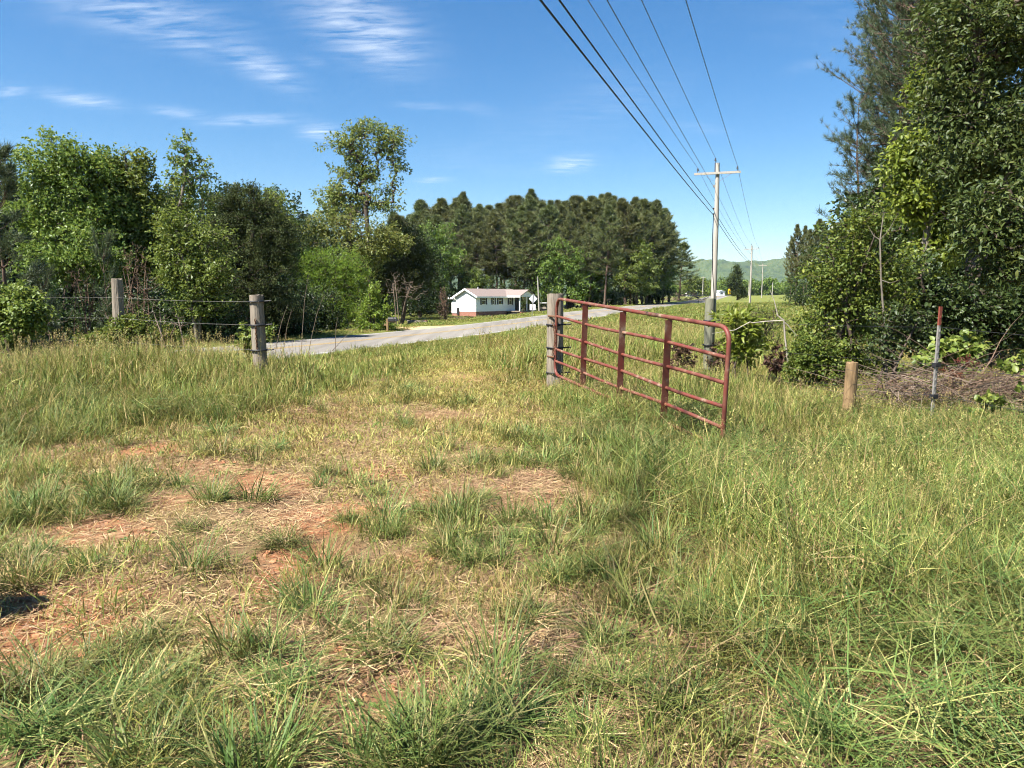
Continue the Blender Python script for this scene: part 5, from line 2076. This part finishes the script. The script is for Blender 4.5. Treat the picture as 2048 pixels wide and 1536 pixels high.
# ------------------------------------------------------------------ grass
def blades(n, r, Lr, th0, th1, w, rad, tint_hi=1.0, flat=False, z0=0.0, bias=None):
    """arching grass blades from a tuft: returns V, quads, tris, tint"""
    L_ = r.uniform(*Lr, n)
    az = r.random(n) * 2 * np.pi
    a0 = r.uniform(*th0, n)
    a1 = a0 + r.uniform(*th1, n)
    if flat:
        a0 = r.uniform(1.35, 1.62, n)
        a1 = a0 + r.normal(0, .12, n)
    rr = rad * np.sqrt(r.random(n))
    pa = r.random(n) * 2 * np.pi if flat or rad > .12 else az + r.normal(0, .6, n)
    P0 = np.stack([rr * np.cos(pa), rr * np.sin(pa), np.full(n, z0) + (r.random(n) * .02 if flat else -.01)], -1)
    sts = np.array([0, .33, .66, 1.0])
    H = np.stack([np.cos(az), np.sin(az), np.zeros(n)], -1)
    S = np.stack([-np.sin(az), np.cos(az), np.zeros(n)], -1)
    tw = r.normal(0, .5, n)
    pts = [P0]
    for k in range(3):
        th = a0 + (a1 - a0) * (sts[k] + sts[k + 1]) / 2
        stp = (L_ / 3)[:, None]
        kink = r.normal(0, .10, (n, 1))
        pts.append(pts[-1] + stp * (H * np.sin(th)[:, None] + np.array((0, 0, 1.0)) * np.cos(th)[:, None] + S * kink))
        if flat:
            pts[-1][:, 2] = np.maximum(pts[-1][:, 2], .003)
        else:
            pts[-1][:, 2] = np.maximum(pts[-1][:, 2], .008)
    ww = w * r.uniform(.6, 1.3, n)[:, None]
    Sd = unit(S * np.cos(tw)[:, None] + np.array((0, 0, 1.0)) * np.sin(tw)[:, None] * .6 + H * np.sin(tw)[:, None] * .3)
    wid = (.75, 1.0, .7)
    cols = []
    for k in range(3):
        cols += [pts[k] - Sd * ww * wid[k] / 2, pts[k] + Sd * ww * wid[k] / 2]
    cols.append(pts[3])
    V = np.stack(cols, 1).reshape(-1, 3)
    b = (np.arange(n) * 7)[:, None]
    Q = np.concatenate([b + np.array([[0, 1, 3, 2]]), b + np.array([[2, 3, 5, 4]])], 0)
    T = b + np.array([[4, 5, 6]])
    t = np.repeat(np.clip(r.random(n) ** 1.0 * tint_hi, 0, 1), 7)
    return V, Q, T, t, pts[3]


def seed_stems(n, r, Lr, rad, w=.0028, head=.07):
    V, Q, T, t, tip = blades(n, r, Lr, (.02, .22), (.0, .35), w, rad)
    t = np.repeat(np.clip(r.uniform(.7, .97, n), 0, 1), 7)
    k = 10
    m_ = n * k
    f_ = np.tile(np.linspace(0, 1, k), n)
    P = np.repeat(tip, k, 0) - np.array((0, 0, head)) * f_[:, None] + r.normal(0, .006, (m_, 3))
    D = unit(r.normal(0, .5, (m_, 3)) + np.array((0, 0, .9)))
    Nn = unit(np.cross(D, r.normal(0, 1, (m_, 3))))
    LV, LF, nv = leaves_mesh(P, Nn, D, np.full(m_, .022), np.full(m_, .006), False, 0, 0)
    off = len(V)
    return np.concatenate([V, LV]), Q, np.concatenate([T, LF + off]), np.concatenate([t, np.repeat(r.uniform(.82, 1, m_), nv)])


def tuft_obj(name, parts, mat):
    Vs, Qs, Ts, ts, o_ = [], [], [], [], 0
    for p in parts:
        V, Q, T, t = p[:4]
        Vs.append(V)
        Qs.append(Q + o_)
        Ts.append(T + o_)
        ts.append(t)
        o_ += len(V)
    me_ = raw_mesh(name, np.concatenate(Vs), [np.concatenate(Qs), np.concatenate(Ts)], mat, tint=np.concatenate(ts))
    return bpy.data.objects.new(name, me_)


rg = np.random.default_rng(404)
KINDS = {}


def kind(name, objs):
    c = bpy.data.collections.new('tufts_' + name)
    for o in objs:
        c.objects.link(o)
    KINDS[name] = (c, len(objs))


kind('clump', [tuft_obj(f'clump_blades', [blades(120, rg, (.14, .36), (.1, 1.1), (.4, 1.4), .0062, .10)], M['grass_clump']) for k in range(4)])
kind('bigclump', [tuft_obj(f'big_clump_blades', [blades(230, rg, (.16, .46), (.1, 1.15), (.4, 1.5), .0066, .13), blades(25, rg, (.1, .3), (.6, 1.2), (.3, .8), .005, .12)], M['grass_clump']) for k in range(3)])
kind('meadow', [tuft_obj('meadow_blades', [blades(300, rg, (.16, .48), (.0, .5), (.1, 1.5), .0052, .40), seed_stems(5, rg, (.36, .66), .38)], M['grass_meadow']) for k in range(5)])
kind('meadowfar', [tuft_obj('meadow_far_blades', [blades(130, rg, (.16, .48), (.0, .5), (.1, 1.5), .0095, .42), seed_stems(5, rg, (.36, .62), .38, .004)], M['grass_meadow']) for k in range(4)])
kind('meadowdry', [tuft_obj('meadow_dry_blades', [blades(120, rg, (.12, .42), (.0, .7), (.1, 1.4), .006, .42), seed_stems(5, rg, (.34, .6), .38, .0035)], M['grass_dry']) for k in range(3)])
kind('shortfar', [tuft_obj('short_far_blades', [blades(120, rg, (.04, .14), (.1, 1.0), (.1, 1.0), .008, .38)], M['grass_meadow']) for k in range(3)])
kind('dryfar', [tuft_obj('dry_far_blades', [blades(120, rg, (.035, .13), (.2, 1.1), (.1, .9), .008, .38)], M['grass_dry']) for k in range(3)])
kind('short', [tuft_obj('short_blades', [blades(260, rg, (.035, .14), (.1, 1.0), (.1, 1.0), .0044, .36)], M['grass_meadow']) for k in range(3)])
kind('dry', [tuft_obj('dry_blades', [blades(260, rg, (.035, .13), (.2, 1.1), (.1, .9), .0044, .36)], M['grass_dry']) for k in range(3)])
kind('straw', [tuft_obj('straw_litter', [blades(190, rg, (.03, .18), (0, 0), (0, 0), .0046, .42, flat=True)], M['straw']) for k in range(4)])
kind('verge', [tuft_obj('verge_blades', [blades(300, rg, (.06, .21), (.0, .8), (.1, .9), .011, .7)], M['grass_meadow']) for k in range(3)])
kind('vergedry', [tuft_obj('verge_dry_blades', [blades(280, rg, (.05, .19), (.0, .9), (.1, .9), .011, .7)], M['grass_dry']) for k in range(3)])
kind('field', [tuft_obj('field_blades', [blades(120, rg, (.15, .34), (.0, .6), (.1, .8), .035, .9)], M['grass_meadow']) for k in range(3)])


def rosette(r, n=14, L_=.07):
    az = r.random(n) * 6.283
    el = r.uniform(.1, .9, n)
    D = np.stack([np.cos(az) * np.cos(el), np.sin(az) * np.cos(el), np.sin(el)], -1)
    P_ = D * .012
    Nn = unit(np.stack([-np.cos(az) * np.sin(el), -np.sin(az) * np.sin(el), np.cos(el)], -1) + r.normal(0, .15, (n, 3)))
    Ll = L_ * r.uniform(.5, 1.3, n)
    V, Ft, nv = leaves_mesh(P_, Nn, D, Ll, Ll * .42, True, .18, .35)
    me_ = raw_mesh('weed_leaves', V, [Ft], M['weed'], tint=np.repeat(r.random(n), nv))
    return bpy.data.objects.new('weed_leaves', me_)


def clod(r):
    import bmesh
    bm = bmesh.new()
    bmesh.ops.create_icosphere(bm, subdivisions=2, radius=.02)
    for v in bm.verts:
        v.co *= r.uniform(.65, 1.2)
        v.co.z *= .7
    me_ = bpy.data.meshes.new('clod')
    bm.to_mesh(me_)
    bm.free()
    me_.materials.append(M['clay'])
    return bpy.data.objects.new('clod', me_)


kind('tangle', [tuft_obj('tangle_blades', [blades(46, rg, (.25, .55), (.75, 1.35), (.1, .75), .0062, .35, z0=.10), blades(30, rg, (.2, .5), (.9, 1.4), (.0, .5), .005, .35, z0=.2)], M['grass_clump']) for k in range(4)])
kind('weed', [rosette(rg) for k in range(3)])
kind('clod', [clod(rg) for k in range(3)])


def gn_group():
    g = bpy.data.node_groups.new('scatter', 'GeometryNodeTree')
    g.interface.new_socket('Geometry', in_out='INPUT', socket_type='NodeSocketGeometry')
    g.interface.new_socket('Tufts', in_out='INPUT', socket_type='NodeSocketCollection')
    g.interface.new_socket('Geometry', in_out='OUTPUT', socket_type='NodeSocketGeometry')
    N, L = g.nodes, g.links
    gi, go = N.new('NodeGroupInput'), N.new('NodeGroupOutput')
    mp_ = N.new('GeometryNodeMeshToPoints')
    ci = N.new('GeometryNodeCollectionInfo')
    ci.inputs['Separate Children'].default_value = True
    ci.inputs['Reset Children'].default_value = True
    L.new(gi.outputs['Tufts'], ci.inputs['Collection'])
    ip = N.new('GeometryNodeInstanceOnPoints')
    ip.inputs['Pick Instance'].default_value = True

    def na(n_, t):
        a = N.new('GeometryNodeInputNamedAttribute')
        a.data_type = t
        a.inputs[0].default_value = n_
        return a.outputs[0]
    L.new(gi.outputs['Geometry'], mp_.inputs[0])
    L.new(mp_.outputs[0], ip.inputs['Points'])
    L.new(ci.outputs[0], ip.inputs['Instance'])
    L.new(na('pick', 'INT'), ip.inputs['Instance Index'])
    L.new(na('rot', 'FLOAT_VECTOR'), ip.inputs['Rotation'])
    L.new(na('scl', 'FLOAT_VECTOR'), ip.inputs['Scale'])
    L.new(ip.outputs[0], go.inputs[0])
    return g


GN = gn_group()


def scatter(name, label, kname, P, scl, tilt=.15, sink=0.0, zs=None):
    n = len(P)
    me_ = bpy.data.meshes.new(name)
    me_.vertices.add(n)
    Z = height(P[:, 0], P[:, 1]) - sink
    me_.vertices.foreach_set('co', np.stack([P[:, 0], P[:, 1], Z], -1).astype(np.float32).ravel())
    c, k = KINDS[kname]
    a = me_.attributes.new('pick', 'INT', 'POINT')
    a.data.foreach_set('value', rg.integers(0, k, n).astype(np.int32))
    a = me_.attributes.new('rot', 'FLOAT_VECTOR', 'POINT')
    a.data.foreach_set('vector', np.stack([rg.normal(0, tilt, n), rg.normal(0, tilt, n), rg.random(n) * 6.283], -1).astype(np.float32).ravel())
    a = me_.attributes.new('scl', 'FLOAT_VECTOR', 'POINT')
    zz = scl if zs is None else scl * zs
    a.data.foreach_set('vector', np.stack([scl, scl, zz], -1).astype(np.float32).ravel())
    o = obj(name, me_)
    md = o.modifiers.new('scatter', 'NODES')
    md.node_group = GN
    for it in GN.interface.items_tree:
        if it.item_type == 'SOCKET' and it.in_out == 'INPUT' and it.name == 'Tufts':
            md[it.identifier] = c
    return tag(o, label, None, None, 'stuff')


def wedge(n, y0, y1, margin=1.2, power=2.0):
    """random ground points of the visible wedge, y0..y1 from the camera"""
    y = (y0 ** power + (y1 ** power - y0 ** power) * rg.random(n)) ** (1 / power)
    x = (rg.random(n) * 2 - 1) * (y * .70 + margin)
    return np.stack([x, y], -1)


def keep(P, p):
    return P[rg.random(len(P)) < p]


def off_road(P, m_=3.35):
    la, a = lat_a(P[:, 0], P[:, 1])
    return P[np.abs(la) > m_]


Y0 = 1.7
# straw litter everywhere near, thick on the bare patches
P = wedge(2600, Y0, 13)
b_, c_ = bare(P[:, 0], P[:, 1])
P = keep(P, .45 + .4 * b_ - .55 * c_ * b_)
scatter('straw_litter', 'dead tan straw strewn over the bare ground', 'straw', P, rg.uniform(.6, 1.2, len(P)), .03)
# short turf
P = wedge(2300, Y0, 12.5)
b_, c_ = bare(P[:, 0], P[:, 1])
t_ = trail(P[:, 0], P[:, 1])
nz = fbm(P[:, 0] * 1.1, P[:, 1] * 1.1, 91)
P1 = keep(P, np.clip((1 - b_ * 1.05) * (.35 + .9 * nz) * (1 - .75 * t_), .015, 1))
fa = P1[:, 1] > 5.5
scatter('short_grass', 'short green turf in the gateway', 'short', P1[~fa], rg.uniform(.6, 1.3, int((~fa).sum())))
scatter('short_far_grass', 'short green turf farther into the gateway', 'shortfar', P1[fa], rg.uniform(.6, 1.3, int(fa.sum())))
P = wedge(2300, Y0, 13)
b_, c_ = bare(P[:, 0], P[:, 1])
t_ = trail(P[:, 0], P[:, 1])
nz = fbm(P[:, 0] * 1.3, P[:, 1] * 1.3, 95)
P1 = keep(P, np.clip((1 - b_ * .93) * (.22 + .75 * t_ * sst(5, 8, P[:, 1]) + .3 * (nz > .55)), .02, 1))
fa = P1[:, 1] > 5.5
scatter('dry_grass', 'yellowed trodden grass near the camera', 'dry', P1[~fa], rg.uniform(.6, 1.25, int((~fa).sum())))
scatter('dry_far_grass', 'yellowed trodden grass along the worn track', 'dryfar', P1[fa], rg.uniform(.6, 1.25, int(fa.sum())))
# meadow grass, knee high
P = wedge(4600, Y0, 18, power=1.7)
b_, c_ = bare(P[:, 0], P[:, 1])
t_ = tall(P[:, 0], P[:, 1])
nz = fbm(P[:, 0] * .9, P[:, 1] * .9, 101)
tk = trail(P[:, 0], P[:, 1])
pr = t_ * (.12 + 1.05 * sst(.32, .66, nz)) * (1 - .92 * b_) * np.interp(P[:, 1], [3, 6.5], [.6, 1]) + (1 - t_) * .07 * (1 - b_) * (1 - tk)
P = keep(P, np.clip(pr, 0, 1))
P = off_road(P, 4.2)
t_ = tall(P[:, 0], P[:, 1])
left_ = (P[:, 0] < -2.2) & (P[:, 1] > 8)
s_ = (.55 + .50 * t_ * fbm(P[:, 0] * .6, P[:, 1] * .6, 111) * 1.5) * rg.uniform(.75, 1.2, len(P))
s_ = s_ * np.where(left_, 1.1, 1.0) * np.where(np.abs(P[:, 0] - np.interp(P[:, 1], [7.6, 12.4], [2.2, .75])) < .9, .93, 1)
dy_ = rg.random(len(P)) < .10 + .5 * sst(.5, .66, fbm(P[:, 0] * .8, P[:, 1] * .8, 141))
scatter('meadow_dry_grass', 'straw coloured seeding grass in the meadow', 'meadowdry', P[dy_], s_[dy_] * .9, .16)
P, s_ = P[~dy_], s_[~dy_]
fa = P[:, 1] > 6.5
s_ = s_ * np.where((P[:, 0] > 3.7) & (P[:, 1] > 7.4), .62, 1.0)
scatter('meadow_grass', 'knee high seeding meadow grass', 'meadow', P[~fa], s_[~fa], .14)
scatter('meadow_far_grass', 'knee high meadow grass by the fence line', 'meadowfar', P[fa], s_[fa], .14)
# clumps
P = wedge(2600, Y0, 13, power=1.8)
b_, c_ = bare(P[:, 0], P[:, 1])
t_ = tall(P[:, 0], P[:, 1])
tk = trail(P[:, 0], P[:, 1])
nz = fbm(P[:, 0] * 1.0, P[:, 1] * 1.0, 121)
P = keep(P, np.clip((.10 + .75 * sst(.44, .64, nz) + .55 * t_) * (1 - .97 * b_) * (1 - .8 * tk * sst(6, 9, P[:, 1])), 0, 1))
scatter('clump_grass', 'tussocks of bluish green grass', 'clump', P, rg.uniform(.5, 1.15, len(P)), .12)
BIG = [(550, 905, .9), (660, 950, .8), (695, 1045, .6), (790, 1075, .7), (560, 1095, .9), (900, 1035, .9), (960, 1000, .7), (790, 1310, 1.1), (590, 1215, .75), (600, 1180, .6),
       (570, 1375, .8), (250, 1420, 1.0), (160, 1460, 1.0), (330, 1380, .9), (900, 1480, 1.2), (1000, 1470, 1.1), (840, 1540, 1.1), (1180, 1150, .9), (1110, 1160, .8),
       (1290, 1010, .9), (1240, 1040, .8), (810, 790, 1.15), (780, 785, 1.0), (840, 782, 1.0), (300, 1290, .8), (220, 1330, .8), (60, 1470, 1.0), (20, 1400, .9), (120, 1390, .9), (360, 1470, 1.0), (280, 1520, 1.0), (430, 1540, 1.0), (80, 1110, .8), (60, 1040, .8), (180, 970, .8), (440, 1000, .7), (380, 1060, .7),
       (1380, 1250, .9), (1560, 1180, 1.0), (1650, 1080, 1.0), (1760, 1150, 1.1), (1880, 1050, 1.1), (1500, 1330, 1.0), (1350, 1430, 1.0), (1650, 1480, 1.0), (1900, 1300, 1.1), (1980, 1180, 1.1), (1480, 1010, .9),
       (1150, 1380, .8), (1210, 1290, .8), (1030, 1080, .7), (940, 1130, .8), (1060, 1240, .7)]
P = np.array([gnd(u, v) for u, v, s in BIG])
scatter('tussock_grass', 'big arching tussocks of dark green grass', 'bigclump', P, np.array([s for u, v, s in BIG]) * .86, .12, zs=np.array([.72 if u < 1100 else .9 for u, v, s in BIG]))
P = wedge(1500, Y0, 9)
b_, c_ = bare(P[:, 0], P[:, 1])
P = keep(P, .25 + .15 * b_)
scatter('weeds', 'small broad leaved weeds among the turf', 'weed', P, rg.uniform(.2, .6, len(P)), .15)
P = wedge(9000, Y0, 8)
b_, c_ = bare(P[:, 0], P[:, 1])
P = keep(P, c_ * .6)
scatter('clods', 'small clay clods on the bare patches', 'clod', P, rg.uniform(.2, 1.2, len(P)) ** 1.4, .3, .003)
P = wedge(1100, Y0, 10, power=1.8)
b_, c_ = bare(P[:, 0], P[:, 1])
P = keep(P, np.clip(tall(P[:, 0], P[:, 1]) * (1 - b_) * .9 + .09 * (1 - b_) * (P[:, 1] < 4.5), 0, 1))
scatter('tangled_grass', 'bent and lodged grass lying over the meadow', 'tangle', P, rg.uniform(.6, 1.15, len(P)), .12)
# verge between fence and road, and far side
P = wedge(8500, 11, 46, power=1.5)
P = off_road(P, 3.3)
t_ = trail(P[:, 0], P[:, 1])
nz = fbm(P[:, 0] * .35, P[:, 1] * .35, 131)
lt, aa = lat_a(P[:, 0], P[:, 1])
pd = np.clip(.9 * t_ + .75 * sst(.5, .65, nz), 0, .95)
sel = rg.random(len(P)) < pd
Pd, Pg = P[sel], P[~sel]
edge = lambda Q: np.clip(.55 + .45 * sst(3.2, 7, np.abs(lat_a(Q[:, 0], Q[:, 1])[0])), 0, 1)
scatter('verge_dry_grass', 'yellowed grass of the roadside verge', 'vergedry', Pd, rg.uniform(.6, 1.1, len(Pd)) * edge(Pd), zs=1 - .5 * trail(Pd[:, 0], Pd[:, 1]))
scatter('verge_grass', 'green grass of the roadside verge', 'verge', Pg, rg.uniform(.6, 1.2, len(Pg)) * edge(Pg) * (1 - .4 * trail(Pg[:, 0], Pg[:, 1])))
# fields
P = wedge(16000, 42, 150, power=1.4)
P = off_road(P, 3.9)
scatter('field_grass', 'grass of the open field and the yard', 'field', P, rg.uniform(.6, 1.2, len(P)), .08, zs=np.where(lat_a(P[:, 0], P[:, 1])[0] < 0, .45, .8))
# weedy strip by the road behind the gate
q = [(1250, 690, 22), (1320, 660, 30), (1230, 665, 27), (1290, 680, 24), (1180, 700, 18), (1350, 680, 24)]
P = np.concatenate([np.stack([rg.normal(spot(u, Y)[0], 1.6, 60), rg.normal(Y, 2.0, 60)], -1) for u, v, Y in q])
P = off_road(P, 4.0)
scatter('weed_grass', 'straw coloured tall weeds between the gate and the road', 'meadowfar', P, rg.uniform(1.0, 1.7, len(P)), .12)

# tall grass along the left fence, round the chained gatepost
t_ = rg.random(330) ** .8
P = np.stack([-3.5 - 6.3 * t_ + rg.normal(0, .25, 330), 11.4 + 2.6 * t_ + rg.normal(.2, .9, 330)], -1)
P = off_road(P, 4.6)
P = P[np.hypot(P[:, 0] - lpb[0], P[:, 1] - lpb[1]) > .25]
scatter('fence_grass', 'tall seeding grass along the left fence line', 'meadowfar', P, rg.uniform(.95, 1.45, len(P)), .12)

# ------------------------------------------------------------------ haze
m = bpy.data.materials.new('haze_air')
m.use_nodes = True
nt = m.node_tree
nt.nodes.clear()
out = nt.nodes.new('ShaderNodeOutputMaterial')
vol = nt.nodes.new('ShaderNodeVolumePrincipled')
vol.inputs['Color'].default_value = (.62, .80, 1.0, 1)
vol.inputs['Density'].default_value = .00006
vol.inputs['Anisotropy'].default_value = .2
nt.links.new(vol.outputs[0], out.inputs['Volume'])
hzb = MB().box((-6500, -6500, -30), (6500, 6500, 215)).build('haze', m)
tag(hzb, 'thin blue haze over the fields', None, None, 'stuff')
